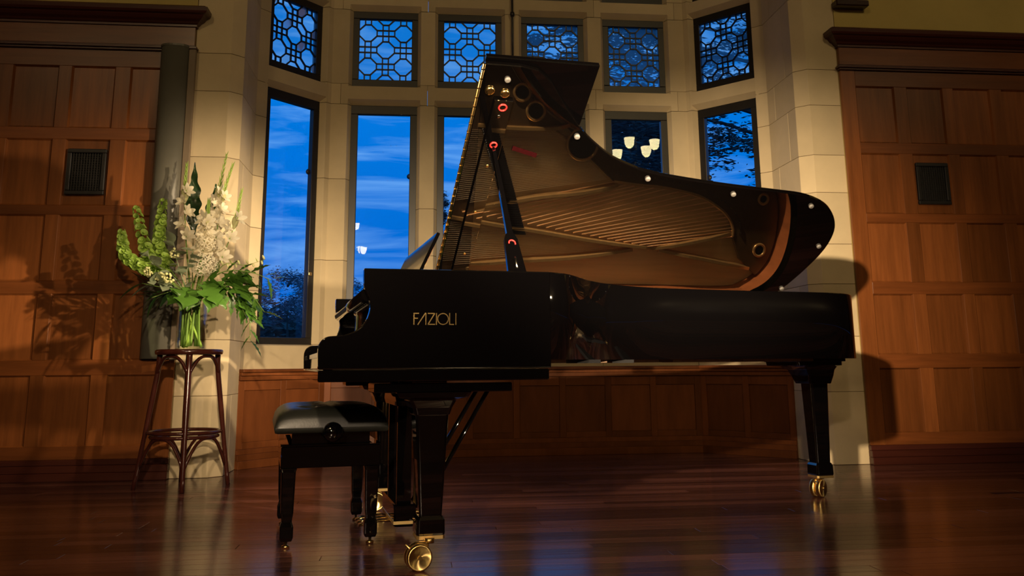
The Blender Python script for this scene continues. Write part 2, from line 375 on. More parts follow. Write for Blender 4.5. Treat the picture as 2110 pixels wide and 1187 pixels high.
# transoms, sills and heads with splayed soffits
def band(R_, a0, a1, wa, wb, z0, z1, cb, ct, poly_ends=None):
    """block from a0..a1 along the run, opening wa..wb; cb/ct = chamfer at its bottom/top edge"""
    b = MB(); e = .030
    def P(a, o, z): return R_(a, o, z)
    outl = [(a0, z0)]
    if cb: outl += [(wa-e, z0), (wa-e, z0+cb), (wb+e, z0+cb), (wb+e, z0)]
    outl += [(a1, z0), (a1, z1)]
    if ct: outl += [(wb+e, z1), (wb+e, z1-ct), (wa-e, z1-ct), (wa-e, z1)]
    outl += [(a0, z1)]
    v = [P(a, FO, z) for a, z in outl]; n = len(v); b.add(v, [tuple(range(n))])
    if cb:
        q = [P(wa-e, FO, z0), P(wa-e, FO, z0+cb), P(wb+e, FO, z0+cb), P(wb+e, FO, z0), P(wa, .0, z0), P(wb, .0, z0)]
        b.add(q, [(0, 4, 1), (1, 4, 5, 2), (2, 5, 3)])
        b.add([P(wa, .0, z0), P(wb, .0, z0), P(wb, -.1, z0), P(wa, -.1, z0)], [(0, 1, 2, 3)])
    if ct:
        q = [P(wa-e, FO, z1), P(wa-e, FO, z1-ct), P(wb+e, FO, z1-ct), P(wb+e, FO, z1), P(wa, .0, z1), P(wb, .0, z1)]
        b.add(q, [(0, 1, 4), (1, 2, 5, 4), (2, 3, 5)])
        b.add([P(wa, .0, z1), P(wb, .0, z1), P(wb, -.1, z1), P(wa, -.1, z1)], [(0, 3, 2, 1)])
    b.add([P(a0, FO, z0), P(a0, FO, z1), P(a0, -.1, z1), P(a0, -.1, z0)], [(0, 1, 2, 3)])
    b.add([P(a1, FO, z0), P(a1, FO, z1), P(a1, -.1, z1), P(a1, -.1, z0)], [(3, 2, 1, 0)])
    b.add([P(a0, -.1, z0), P(a1, -.1, z0), P(a1, -.1, z1), P(a0, -.1, z1)], [(3, 2, 1, 0)])
    return b.build('transom_stone', STONE, bay)
J = .0013
levels = [(Z3, Z2, .045, .018), (Z1, ZT0, .045, .018), (ZT1, 4.9, .045, 0)]
def at_corner(s): return s*(XC-FO*k_)
for z0, z1, cb, ct in levels:
    for i in range(4):
        wa = (i-1.5)*PT-WW/2; wb = wa+WW
        a0 = wa-(PT-WW)/2 if i else -(1.5*PT+WW/2)-.09
        a1 = wb+(PT-WW)/2 if i < 3 else (1.5*PT+WW/2)+.09
        band(RC, a0+J, a1-J, wa, wb, z0+J, z1-J, cb, ct)
    for R_, s in ((RL, -1), (RR, 1)):
        band(R_, G-.045, G+WW+.048, G, G+WW, z0+J, z1-J, cb, ct)
        xa = s*(1.5*PT+WW/2+.09)
        poly = [(xa+s*J, -FO), (s*(XC-FO*k_), -FO), R_(G-.045-J, FO), R_(G-.045-J, -.10), (s*(XC+.1*k_), .10), (xa+s*J, .10)]
        a = sum(poly[i][0]*poly[(i+1) % 6][1]-poly[(i+1) % 6][0]*poly[i][1] for i in range(6))
        if a < 0: poly = poly[::-1]
        b = MB(); b.prism(poly, z0+J, z1-J); b.build('corner_stone', STONE, bay)
# sill courses under the lights, down to the window seat
for i in range(4):
    wa = (i-1.5)*PT-WW/2; wb = wa+WW
    a0 = wa-(PT-WW)/2 if i else -(XC-FO*k_)
    a1 = wb+(PT-WW)/2 if i < 3 else (XC-FO*k_)
    band(RC, a0+J, a1-J, wa, wb, .60, ZS-J, 0, .012)
for R_ in (RL, RR): band(R_, -FO*0+.03, G+WW+.06, G, G+WW, .60, ZS-J, 0, .012)
# upper wall over the bay
for R_, a0, a1 in ((RC, -XC, XC), (RL, 0, .75), (RR, 0, .75)):
    b = MB(); v = [R_(a0, FO-.004, 4.9), R_(a1, FO-.004, 4.9), R_(a1, FO-.004, H), R_(a0, FO-.004, H), R_(a0, -.1, 4.9), R_(a1, -.1, 4.9), R_(a1, -.1, H), R_(a0, -.1, H)]
    b.add(v, [(0, 1, 2, 3), (5, 4, 7, 6), (0, 4, 5, 1), (3, 2, 6, 7), (1, 5, 6, 2), (0, 3, 7, 4)]); b.build('upper_wall', STONE, bay)
# great piers at the mouth of the bay
def pier(s, zs):
    jr = RR(G+WW, 0); j2 = RR(G+WW+.020, FO)
    for i, (z0, z1) in enumerate(zip(zs[:-1], zs[1:])):
        ys = -.75 if i % 2 else -.97
        back = [jr, RR(G+WW+.006, .012), j2, (2.02, -.612), (2.02, ys+J), (2.345, ys+J), (2.345, -.35), (2.06, -.35), RR(G+WW, -.10)]
        front = [(2.02, ys-J), (2.02, -1.11), (2.10, -1.185), (XI-.001, -1.185), (XI-.001, ys-J)]
        for p_ in (back, front):
            p_ = [(s*x, y) for x, y in p_]; a = sum(p_[k][0]*p_[(k+1) % len(p_)][1]-p_[(k+1) % len(p_)][0]*p_[k][1] for k in range(len(p_)))
            if a < 0: p_ = p_[::-1]
            b = MB(); b.prism(p_, z0+J, z1-J); b.build('pier_stone', STONE, bay, bevel=.003)
    q = [(s*x, y) for x, y in ((2.026, -.40), (2.026, -1.108), (2.103, -1.179), (XI-.006, -1.179), (XI-.006, -.40))]
    if s > 0: q = q[::-1]
    a = sum(q[k][0]*q[(k+1) % 5][1]-q[(k+1) % 5][0]*q[k][1] for k in range(5))
    if a < 0: q = q[::-1]
    b = MB(); b.prism(q, 0, H); b.build('mortar_core', MORTAR, bay)
pier(1, [.0, .491, .873, 1.244, 1.532, 1.911, 2.193, 2.573, 2.851, 3.43, 3.9, 4.5, 5.3, H])
pier(-1, [.0, .51, .871, 1.244, 1.711, 2.104, 2.573, 2.848, 3.43, 3.9, 4.5, 5.3, H])
b = MB(); b.box(2.36, 5, -.62, -.52, 0, H); struct(b.build('wall_outer_right', MORTAR))
b = MB(); b.box(-5, -2.36, -.62, -.52, 0, H); struct(b.build('wall_outer_left', MORTAR))

# ------------------------------------------------------------------ windows
def clip(poly, x0, x1, y0, y1):
    def cut(p, f):
        r = []
        for i in range(len(p)):
            a, c = p[i-1], p[i]; fa, fc = f(a), f(c)
            if (fa >= 0) != (fc >= 0): t = fa/(fa-fc); r.append((a[0]+(c[0]-a[0])*t, a[1]+(c[1]-a[1])*t))
            if fc >= 0: r.append(c)
        return r
    for f in (lambda p: p[0]-x0, lambda p: x1-p[0], lambda p: p[1]-y0, lambda p: y1-p[1]):
        if poly: poly = cut(poly, f)
    return poly
GW, GH = .222, .272
P_ = .30
cells = []
def octo(cx, cy): return [(cx+a, cy+b_) for a, b_ in ((.025,.075),(-.025,.075),(-.075,.025),(-.075,-.025),(-.025,-.075),(.025,-.075),(.075,-.025),(.075,.025))]
for i in range(-2, 3):
    for j in range(-2, 3):
        for ox in (0, .5):
            cx, cy = (i+ox)*P_, (j+ox)*P_; cells.append(octo(cx, cy))
            for sx_ in (1, -1):
                for sy_ in (1,):
                    h_ = [(.025,.075),(.075,.025),(.125,.025),(.125,.075),(.075,.125),(.025,.125)]
                    cells.append([(cx+sx_*a, cy+sy_*b_) for a, b_ in h_])
        for (ox, oy) in ((.5, 0), (0, .5)):
            cx, cy = (i+ox)*P_, (j+oy)*P_
            for dx, dy in ((0,0),(.05,0),(-.05,0),(0,.05),(0,-.05)):
                cells.append([(cx+dx+a, cy+dy+b_) for a, b_ in ((.025,.025),(-.025,.025),(-.025,-.025),(.025,-.025))])
uniq = {}
lat_lines = {}
for c_ in cells:
    q = clip(c_, -GW, GW, -GH, GH)
    if len(q) < 3: continue
    ar = abs(sum(q[k][0]*q[(k+1) % len(q)][1]-q[(k+1) % len(q)][0]*q[k][1] for k in range(len(q))))/2
    if ar < 2e-5: continue
    key = (round(sum(p[0] for p in q)/len(q), 3), round(sum(p[1] for p in q)/len(q), 3))
    uniq[key] = q
    for k in range(len(q)):
        a, b_ = q[k], q[(k+1) % len(q)]
        if (a[0]-b_[0])**2+(a[1]-b_[1])**2 < 1e-6: continue
        if all(abs(abs(p[0])-GW) < 1e-5 for p in (a, b_)) or all(abs(abs(p[1])-GH) < 1e-5 for p in (a, b_)): continue
        kk = tuple(sorted(((round(a[0], 4), round(a[1], 4)), (round(b_[0], 4), round(b_[1], 4))))); lat_lines[kk] = 1
pane_meshes = []
for q in uniq.values():
    b = MB(); b.add([(x, random.uniform(-.0006, .0006), z) for x, z in q], [tuple(range(len(q)))]); me = b.mesh('pane'); me.materials.append(PANEB); pane_meshes.append(me)
lb = MB()
for (a, b_) in lat_lines:
    A, B = Vector((a[0], 0, a[1])), Vector((b_[0], 0, b_[1])); d = (B-A).normalized(); nn = Vector((-d.z, 0, d.x))*.0055; A -= d*.004; B += d*.004
    lb.loft([[tuple(A+nn+Vector((0, -.008, 0))), tuple(A-nn+Vector((0, -.008, 0))), tuple(A-nn+Vector((0, .006, 0))), tuple(A+nn+Vector((0, .006, 0)))],
             [tuple(B+nn+Vector((0, -.008, 0))), tuple(B-nn+Vector((0, -.008, 0))), tuple(B-nn+Vector((0, .006, 0))), tuple(B+nn+Vector((0, .006, 0)))]])
LATM = lb.mesh('lattice'); LATM.materials.append(LEAD)
wn = 0
def window(R_, a, z0, z1, lattice, latch=0, rev=False):
    global wn; wn += 1
    ang = math.atan2(R_.u.y, R_.u.x)
    if R_ is RL: ang += math.pi
    p = R_(a, -.012)
    w_ = struct(empty('window_%d' % wn, (p[0], p[1], z0), ang))
    hw = WW/2; h_ = z1-z0; side = (.048, .062) if lattice else (.054, .070)
    s_, t_ = side
    sb = s_ if lattice else .05
    gz0, gz1 = (h_/2-GH, h_/2+GH) if lattice else (sb, h_-t_)
    b = MB(); e = hw+.006
    b.box(-e, e, -.020, .030, -.006, gz0); b.box(-e, e, -.020, .030, gz1, h_+.006)
    b.box(-e, -GW if lattice else -hw+s_, -.020, .030, gz0, gz1); b.box(GW if lattice else hw-s_, e, -.020, .030, gz0, gz1)
    b.build('frame', IRONF, w_, bevel=.004)
    if lattice:
        zc = h_/2; put('lattice', LATM, w_, M=Matrix.Translation((0, .004, zc)))
        for me in pane_meshes: put('pane', me, w_, M=Matrix.Translation((0, .008, zc)))
    else:
        b = MB(); b.add([(-hw+s_, .008, gz0), (hw-s_, .008, gz0), (hw-s_, .008, gz1), (-hw+s_, .008, gz1)], [(0, 1, 2, 3)]); b.build('pane', PANE, w_)
        if latch:
            b = MB(); b.lathe([(.004, -.035), (.020, -.033), (.024, -.025), (.020, -.018), (.010, -.012)], 14, M=Matrix.Translation((latch*(hw-.052), 0, 2.248-z0)) @ Matrix.Rotation(R(-90), 4, 'X') @ Matrix.Scale(-1, 4, (0, 0, 1)))
            b.build('latch', IRONF, w_)
            b = MB(); b.box(-.016, .016, -.034, -.020, -.012, .012, M=Matrix.Translation((latch*(hw-.04), 0, 1.414-z0)), b=.003); b.build('catch', BRASSD, w_)
for i in range(4):
    a = (i-1.5)*PT
    window(RC, a, ZS, Z3, False, latch=1 if i < 2 else -1); window(RC, a, Z2, Z1, True); window(RC, a, ZT0, ZT1, True)
for R_ in (RL, RR):
    a = G+WW/2
    window(R_, a, ZS, Z3, False, latch=1 if R_ is RL else -1); window(R_, a, Z2, Z1, True); window(R_, a, ZT0, ZT1, True)
r_ = empty('window_pole', (0.0, -.095, 2.5), 0, 'thin dark vertical window rod between the two middle windows', 'rod')
b = MB(); b.tube([(0, 0, 0), (0, 0, 2.2)], .009, 8); b.build('rod', IRONF, r_)
b = MB(); b.lathe([(.009, 1.140), (.018, 1.15), (.02, 1.165), (.018, 1.18), (.009, 1.19)], 12); b.build('collar', IRONF, r_)
for z_ in (.2, 2.0):
    b = MB(); b.box(-.012, .012, -.004, .035, z_-.012, z_+.012); b.build('bracket', IRONF, r_)

# ------------------------------------------------------------------ window seat wainscot round the bay
tr = struct(empty('trim_1', (0, 0, 0)))
# front line of the seat: a shallow facet each side and the long centre
SP = [Vector((-2.018, -.75)), Vector((-1.49, -.17)), Vector((1.49, -.17)), Vector((2.018, -.75))]
for k in range(3):
    A, B = SP[k], SP[k+1]; d = (B-A); L = d.length; ang = math.atan2(d.y, d.x)
    M = Matrix.Translation((A.x, A.y, 0)) @ Matrix.Rotation(ang, 4, 'Z')   # local x along, -y toward room
    def sb(name, x0, x1, y0, y1, z0, z1, m_=WOODW, bv=.002):
        b = MB(); b.box(x0, x1, y0, y1, z0, z1, M=M, b=bv); return b.build(name, m_, tr)
    sb('backing_board', 0, L, .02, .04, 0, .64)
    n = 2 if k != 1 else 8
    mg = .05; pw = (L-mg)/n
    for i in range(n+1): sb('stile', max(0, i*pw), min(L, i*pw+mg), -.002, .02, .13, .60)
    for i in range(n):
        sb('rail', i*pw+mg, (i+1)*pw, -.001, .02, .13, .175); sb('rail', i*pw+mg, (i+1)*pw, -.001, .02, .53, .60)
        sb('panel', i*pw+mg, (i+1)*pw, .008, .02, .175, .53)
    e = .0 if k == 1 else 0
    sb('skirting', -.02*(k == 1), L+.02*(k == 1), -.034, .02, 0, .055); sb('skirting', 0, L, -.024, .02, .055, .095); sb('skirting', 0, L, -.014, .02, .095, .13)
    sb('moulding', 0, L, -.018, .02, .60, .632); sb('moulding', 0, L, -.032, .02, .632, .655)
    # ledge board
    y1 = {0: .42, 1: .11, 2: .42}[k]
    b = MB(); b.box(-.0, L, -.05, .14, .655, .678, M=M, b=.004); b.build('ledge', WOODW, tr)

# ------------------------------------------------------------------ tall grey column on the left wall
cl = empty('wall_column', (-2.44, -1.235, .75), 0, 'tall slim dark grey rounded column fixed to the wood wall behind the flowers', 'column')
b = MB(); pts = []
for i in range(13):
    a = math.pi*i/12; pts.append((-.022-C(a)*.093, -S(a)*.060))
pts = pts+[(.071, .020), (-.115, .020)]
b.prism(pts, 0, 2.11); me = b.mesh('cover')
for p in me.polygons: p.use_smooth = abs(p.normal.z) < .5 and len(p.vertices) == 4
me.materials.append(GREYP); put('cover', me, cl)
b = MB(); b.box(.072, .118, -.012, .020, -.01, 2.10, b=.003); b.build('side_board', GREYS, cl)
b = MB(); b.prism([(x*1.03-.0005, y*1.04) for x, y in pts], 2.11, 2.125); b.build('end_cap', GREYP, cl)

# ------------------------------------------------------------------ grand piano (local x toward the tail, y away from the viewer)
PX, PY, PYAW = -1.102, -4.088, .157
P = empty('grand_piano', (PX, PY, 0), PYAW, 'black lacquered concert grand piano with its lid propped open', 'piano')
TOP = 1.034; YBASS = 1.53
near = [(.80, 0), (.87, .022), (.94, .082), (1.03, .20), (1.114, .315), (1.223, .425), (1.375, .522), (1.50, .572), (1.65, .606), (1.92, .645), (2.185, .668), (2.463, .692), (2.60, .728), (2.70, .80), (2.765, .91), (2.79, 1.05), (2.785, 1.20), (2.75, 1.33), (2.68, 1.43), (2.58, 1.495), (2.45, YBASS), (1.9, YBASS), (1.3, YBASS), (.80, YBASS)]
outl = [(p[0], p[1]) for p in catmull([(x, y, 0) for x, y in near], 5)]
def offset(pl, d):
    r = []
    for i, p in enumerate(pl):
        a = Vector(pl[max(i-1, 0)]); c = Vector(pl[min(i+1, len(pl)-1)]); t = (c-a).normalized(); r.append((p[0]-t.y*d, p[1]+t.x*d))
    return r
inn = offset(outl, .042)
b = MB()
e = .004
rings = []
for (o_, i_) in zip(outl, inn):
    O_, I_ = Vector(o_), Vector(i_); d = (I_-O_).normalized()
    q = [(O_, .712), (O_, TOP-e), (O_+d*e, TOP), (I_-d*e, TOP), (I_, TOP-e), (I_, .712)]
    rings.append([(p.x, p.y, z) for p, z in q])
b.loft(rings, True, True)
rim = b.build('rim', LACQ, P); me = rim.data
for p in me.polygons:
    p.use_smooth = len(p.vertices) == 4 and abs(p.normal.z) < .3
# inner rim veneer
b = MB(); i2 = offset(outl, .0435); b.loft([[(x, y, .86), (x, y, TOP-.006)] for x, y in i2], False, True, closed=False); b.build('inner_rim', RIMIN, P)
# cheeks: treble and bass arms with their scrolled front profile
prof = [(-.006, .682), (-.008, .745), (-.004, .768), (.008, .786), (.026, .795), (.06, .798), (.09, .803), (.118, .815), (.14, .832), (.157, .856), (.166, .885), (.167, .905), (.163, .925), (.154, .945), (.146, .965), (.143, 1.0), (.143, TOP)]
prof = [(p[0], p[1]) for p in catmull([(x, z, 0) for x, z in prof], 4)]
prof += [(.83, TOP), (.83, .682)]
for y0, y1, nm in ((0, .045, 'treble_arm'), (YBASS-.045, YBASS, 'bass_arm')):
    b = MB(); b.loft([[(x, y0, z) for x, z in prof], [(x, y1, z) for x, z in prof]]); o = b.build(nm, LACQ, P, bevel=.004)
# key bed, moulding and belly rail
b = MB(); b.box(-.006, .82, -.006, YBASS+.006, .640, .680, b=.004); b.build('key_bed', LACQ, P)
b = MB(); b.box(.012, .05, .05, YBASS-.05, .680, .728, b=.003); b.build('key_slip', LACQ, P)
b = MB(); b.box(.78, .83, .045, YBASS-.045, .682, .86); b.build('belly_rail', LACQS, P)
for i, (x, y0, y1) in enumerate(((1.15, .45, 1.5), (1.55, .65, 1.5), (1.95, .72, 1.5), (2.35, .75, 1.5))):
    b = MB(); b.box(x, x+.07, y0, y1, .70, .80); b.build('brace', mat('brace_wood_%d' % i, (.20, .10, .04), .5, grain=(3, 20, 6, .2)) if i == 0 else bpy.data.materials['brace_wood_0'], P)
for x in (1.02, 1.26):
    b = MB(); b.box(x, x+.10, {1.02: .26, 1.26: .49}[x], {1.02: .40, 1.26: .60}[x], .698, .712); b.build('rim_block', LACQS, P)
# keys
ky0, n = .155, 52; kw = (1.375-.155)/n
b = MB(); b.box(0, .145, .0006, kw-.0006, .728, .748, b=.0008); km = b.mesh('white_key'); km.materials.append(IVORY)
for i in range(n): put('white_key', km, P, M=Matrix.Translation((.016, ky0+i*kw, 0)))
b = MB(); b.loft([[(0, 0, .748), (.10, 0, .748), (.10, .010, .748), (0, .010, .748)], [(.006, .001, .760), (.10, .001, .760), (.10, .009, .760), (.006, .009, .760)]]); kb = b.mesh('black_key'); kb.materials.append(LACQS)
for i in range(n-1):
    if (i+5) % 7 not in (2, 6): put('black_key', kb, P, M=Matrix.Translation((.061, ky0+(i+1)*kw-.005, 0)))
for y0, y1 in ((.046, .152), (1.378, YBASS-.046)):
    b = MB(); b.box(.012, .165, y0, y1, .728, .772, b=.006); b.build('key_block', LACQ, P)
# fallboard, opened back
b = MB(); fp = [(.172, .748), (.176, .80), (.182, .86), (.182, .905), (.170, .920), (.155, .922), (.143, .932), (.139, .948), (.146, .964), (.160, .973), (.20, .985), (.236, 1.0)]
fp = [(p[0], p[1]) for p in catmull([(x, z, 0) for x, z in fp], 4)]+[(.240, .75)]
b.loft([[(x, .048, z) for x, z in fp], [(x, YBASS-.048, z) for x, z in fp]], True, True); me = b.mesh('fallboard'); me.materials.append(LACQ)
put('fallboard', me, P)
# music desk, raised
b = MB(); dz = [(.376, 1.036), (.462, 1.222)]
d = Vector((dz[1][0]-dz[0][0], 0, dz[1][1]-dz[0][1])).normalized(); nn = Vector((d.z, 0, -d.x))*.014
q = [Vector((dz[0][0], 0, dz[0][1])), Vector((dz[1][0], 0, dz[1][1]))]; q = [q[0], q[1], q[1]+nn, q[0]+nn]
b.loft([[(p.x, .33, p.z) for p in q], [(p.x, 1.21, p.z) for p in q]]); b.build('music_desk', LACQ, P, bevel=.003)
b = MB(); b.box(.30, .70, .10, YBASS-.10, .985, .998); b.build('desk_shelf', LACQS, P)
# maker's lettering, brass inlay
LX0, LZ0, LZ1 = .322, .836, .878
def seg(b, x0, z0, x1, z1, t=.0034):
    A, B = Vector((x0, 0, z0)), Vector((x1, 0, z1)); dd = (B-A).normalized(); n_ = Vector((-dd.z, 0, dd.x))*t/2
    q = [A+n_, A-n_, B-n_, B+n_]; b.loft([[(p.x, -.0009, p.z) for p in q], [(p.x, .0015, p.z) for p in q]])
def gx(u): return .320+(u-790)/275*.1565
b = MB(); t = .0017
for a in [(gx(793), LZ0, gx(793), LZ1), (gx(793), LZ1-t, gx(824), LZ1-t), (gx(793), .859, gx(818), .859),
          (gx(817), LZ0, gx(866), LZ1), (gx(868), LZ0, gx(868), LZ1),
          (gx(880), LZ1-t, gx(925), LZ1-t), (gx(924), LZ1-t, gx(882), LZ0+t), (gx(880), LZ0+t, gx(926), LZ0+t),
          (gx(935), LZ0, gx(935), LZ1), (gx(1019), LZ0, gx(1019), LZ1), (gx(1019), LZ0+t, gx(1047), LZ0+t), (gx(1059), LZ0, gx(1059), LZ1)]: seg(b, *a)
ocx, orr = gx(977), .0195; zc = (LZ0+LZ1)/2
for k in range(24):
    a0, a1 = 2*math.pi*k/24, 2*math.pi*(k+1)/24; seg(b, ocx+orr*C(a0), zc+orr*S(a0), ocx+orr*C(a1), zc+orr*S(a1))
b.build('lettering', BRASS, P)

# legs and casters
def sq(h, z, hx=None, cx=0, cy=0): hx = hx or h; c = min(h, hx)*.16; return [(cx+a, cy+b_, z) for a, b_ in ((hx-c,-h),(hx,-h+c),(hx,h-c),(hx-c,h),(-hx+c,h),(-hx,h-c),(-hx,-h+c),(-hx+c,-h))]
def caster(par, x, y, ang):
    M = Matrix.Translation((x, y, 0)) @ Matrix.Rotation(ang, 4, 'Z')
    r = .045
    for s in (-1, 1):
        b = MB(); prof_ = [(.001, .0295), (r-.007, .0295), (r-.005, .031), (r-.002, .0285), (r, .024), (r, .006), (r-.004, .002), (.008, .002)]
        b.lathe(prof_, 48); me_ = b.mesh('caster_wheel'); me_.materials.append(BRASSW)
        put('caster_wheel', me_, par, M=M @ Matrix.Translation((0, 0, r)) @ Matrix.Rotation(R(90*s), 4, 'X'))
    b = MB(); b.box(-.010, .036, -.012, .012, .030, .094, M=M, b=.003); b.tube([(0, -.036, r), (0, .036, r)], .007, 10, M=M)
    b.lathe([(.017, .088), (.017, .104)], 16, M=M @ Matrix.Translation((.040, 0, 0))); b.build('caster_fork', BRASSD, par)
    b = MB(); b.tube([(-.004, .0, .05), (-.045, -.0, .088)], .0055, 8, M=M); b.build('brake_lever', BRASSD, par)
def leg(nm, cx, cy, ztop, hw, plate, ang=0, cang=0, cdx=-.045, cdy=0, stepped=False):
    L = empty(nm, (cx, cy, 0), ang); L.parent = P
    h1 = hw; b = MB()
    if plate:
        x0, x1, y0, y1 = plate; b.box(x0, x1, y0, y1, ztop-.034, ztop-.002, b=.003)
        b.build('leg_plate', LACQ, L); zt = ztop-.034
    else: zt = ztop
    b = MB()
    if stepped:
        def rq(l, r_, y_, z): return [(a, b_, z) for a, b_ in ((r_-.008,-y_),(r_,-y_+.008),(r_,y_-.008),(r_-.008,y_),(-l+.008,y_),(-l,y_-.008),(-l,-y_+.008),(-l+.008,-y_))]
        rings = [rq(.20, .092, .17, zt+.02), rq(.20, .092, .17, zt-.002), rq(.195, .075, .16, zt-.002), rq(.19, .075, .16, zt-.022), rq(.13, .072, .12, zt-.028), rq(.10, .070, .10, zt-.045), rq(.085, .068, .09, zt-.075), rq(.078, .064, .076, zt-.105), rq(.072, .062, .070, zt-.118)]
    else:
        rings = [sq(.12, zt, .135), sq(.11, zt-.018, .125), sq(.085, zt-.024, .10), sq(.078, zt-.030, .085), sq(.07, zt-.055, .072), sq(.064, zt-.08, .064)]
    zb = rings[-1][0][2]
    rings += [sq(h1, zb), sq(h1*.985, zb-.02), sq(.041, .178), sq(.041, .170)]
    b.loft(rings); b.build('leg_post', LACQ, L, bevel=.002)
    b = MB(); b.loft([sq(.043, .172), sq(.050, .160), sq(.051, .115), sq(.049, .108)]); b.build('leg_foot', LACQ, L, bevel=.002)
    b = MB(); b.loft([sq(.050, .108), sq(.050, .096)]); b.build('brass_band', BRASSB, L)
    caster(L, cdx, cdy, cang); return L
leg('leg', .405, .135, .634, .060, (-.215, .285, -.10, .10), cang=.10, cdx=-.048, cdy=-.068)
leg('leg', .405, 1.40, .634, .060, (-.215, .285, -.10, .10), cang=.25, cdx=-.055, cdy=.0)
leg('leg', 2.68, 1.15, .70, .053, None, cang=.55, cdx=-.035, cdy=-.02, stepped=True)
# pedal lyre
ly = empty('pedal_lyre', (.387, .79, 0)); ly.parent = P
b = MB(); b.box(-.046, .046, -.20, .20, .055, .142, b=.006); b.build('pedal_box', LACQ, ly)
b = MB(); b.box(-.048, .048, -.202, .202, .066, .078); b.build('brass_band', BRASSB, ly)
for y in (-.15, .13):
    b = MB(); b.loft([[(x, y+yy, z) for x, yy in ((-.03, 0), (.03, 0), (.03, .022), (-.03, .022))] for z in (.140, .64)]); b.build('lyre_post', LACQ, ly, bevel=.003)
b = MB(); b.loft([sq(.10, .636, .05), sq(.21, .55, .045), sq(.20, .53, .04)]); b.build('lyre_head', LACQ, ly)
for y, x in ((-.07, .062), (0, .070), (.07, .078)):
    b = MB(); b.tube([(x, y, .10), (x, y, .62)], .006, 8); b.tube([(x, y, .105), (.02, y, .105)], .005, 6); b.build('pedal_rod', BRASSB, ly)
for y in (-.07, 0, .07):
    b = MB(); b.loft([[( .0, y-.012, .058), (.0, y+.012, .058), (.0, y+.012, .068), (.0, y-.012, .068)], [(-.09, y-.012, .060), (-.09, y+.012, .060), (-.09, y+.012, .070), (-.09, y-.012, .070)],
                     [(-.15, y-.024, .052), (-.15, y+.024, .052), (-.15, y+.024, .062), (-.15, y-.024, .062)], [(-.175, y-.018, .046), (-.175, y+.018, .046), (-.175, y+.018, .054), (-.175, y-.018, .054)]], True, True)
    b.build('pedal', BRASS, ly)
for y in (-.13, .13):
    b = MB(); b.tube([(.055, y, .07), (.18, y*.9, .28), (.375, y*.8, .60)], .010, 8); b.build('lyre_brace', LACQ, ly)

# interior: soundboard, iron frame, strings
SBZ, PLZ = .865, .925
i3 = offset(outl, .046)
ring = [(x, y) for x, y in i3]
b = MB(); b.prism(ring+[], SBZ-.01, SBZ); b.build('soundboard', SBOARD, P)
# bridge
b = MB(); b.tube(catmull([(1.02, .30, SBZ+.012), (1.25, .58, SBZ+.012), (1.7, .80, SBZ+.012), (2.2, .92, SBZ+.012), (2.48, 1.05, SBZ+.012)], 6), .013, 6); b.build('bridge', SBOARD, P)
# frame casting: treble and tail plate with string openings, struts, rosettes
f_out = offset(outl, .062)
arc = [(1.66, .872), (1.80, .884), (1.97, .893), (2.19, .932), (2.33, .998), (2.40, 1.055), (2.435, 1.115), (2.44, 1.165)]
inner = [(.86, .60), (1.36, .585), (1.52, .76)]+arc+[(2.50, 1.30), (2.56, 1.345)]
outer = [p for p in f_out if (p[0] > .87 and p[1] < 1.40)]
pol = inner+outer[::-1]
if sum(pol[k][0]*pol[(k+1) % len(pol)][1]-pol[(k+1) % len(pol)][0]*pol[k][1] for k in range(len(pol))) < 0: pol = pol[::-1]
b = MB(); b.prism(pol, PLZ-.02, PLZ); b.build('iron_plate', PLATE_SHADED, P, bevel=.004)
b = MB(); b.box(.46, .86, .055, YBASS-.055, PLZ-.02, PLZ, b=.004); b.build('pin_plate', PLATE_SHADED, P)
struts = [[(.85, .602), (1.05, .605), (1.25, .595), (1.37, .57)], [(.86, 1.06), (1.2, .98), (1.48, .94), (1.70, .885)], [(.70, 1.105), (1.22, 1.168), (1.55, 1.211), (1.95, 1.252)],
          [(1.93, 1.255), (2.17, 1.205), (2.44, 1.145)], [(.84, 1.372), (1.09, 1.345), (1.43, 1.316), (1.82, 1.262)], [(1.98, 1.262), (2.30, 1.31), (2.58, 1.36)]]
for pl_ in struts:
    b = MB(); secs = []; cv = catmull([(x, y, 0) for x, y in pl_], 5); L = len(cv)
    for i, p in enumerate(cv):
        p = Vector(p); t = (Vector(cv[min(i+1, L-1)])-Vector(cv[max(i-1, 0)])).normalized(); n_ = Vector((-t.y, t.x, 0)); z = PLZ+.034*min(1, min(i, L-1-i)/3)
        secs.append([tuple(p+n_*.015+Vector((0, 0, PLZ-.02))), tuple(p-n_*.015+Vector((0, 0, PLZ-.02))), tuple(p-n_*.010+Vector((0, 0, z))), tuple(p+n_*.010+Vector((0, 0, z)))])
    b.loft(secs); b.build('frame_strut', PLATE_LIT, P, bevel=.002)
b = MB(); b.tube(catmull([(x, y, PLZ+.002) for x, y in arc], 5), .009, 6); b.build('frame_lip', PLATE_LIT, P)
for x, y, r in ((1.08, .41, .045), (1.165, .505, .050), (1.45, .67, .088), (2.609, .932, .030), (2.625, 1.243, .036)):
    b = MB(); cpts = [(x+r*C(a*math.pi/16), y+r*S(a*math.pi/16), PLZ+.006) for a in range(33)]; b.tube(cpts, .008, 8, cap=False); b.build('frame_rosette', PLATE_LIT, P)
    b = MB(); b.lathe([(r-.004, PLZ+.0005), (r-.004, PLZ+.0015)], 24, M=Matrix.Translation((x, y, 0))); b.build('rosette_hole', BLACK, P)
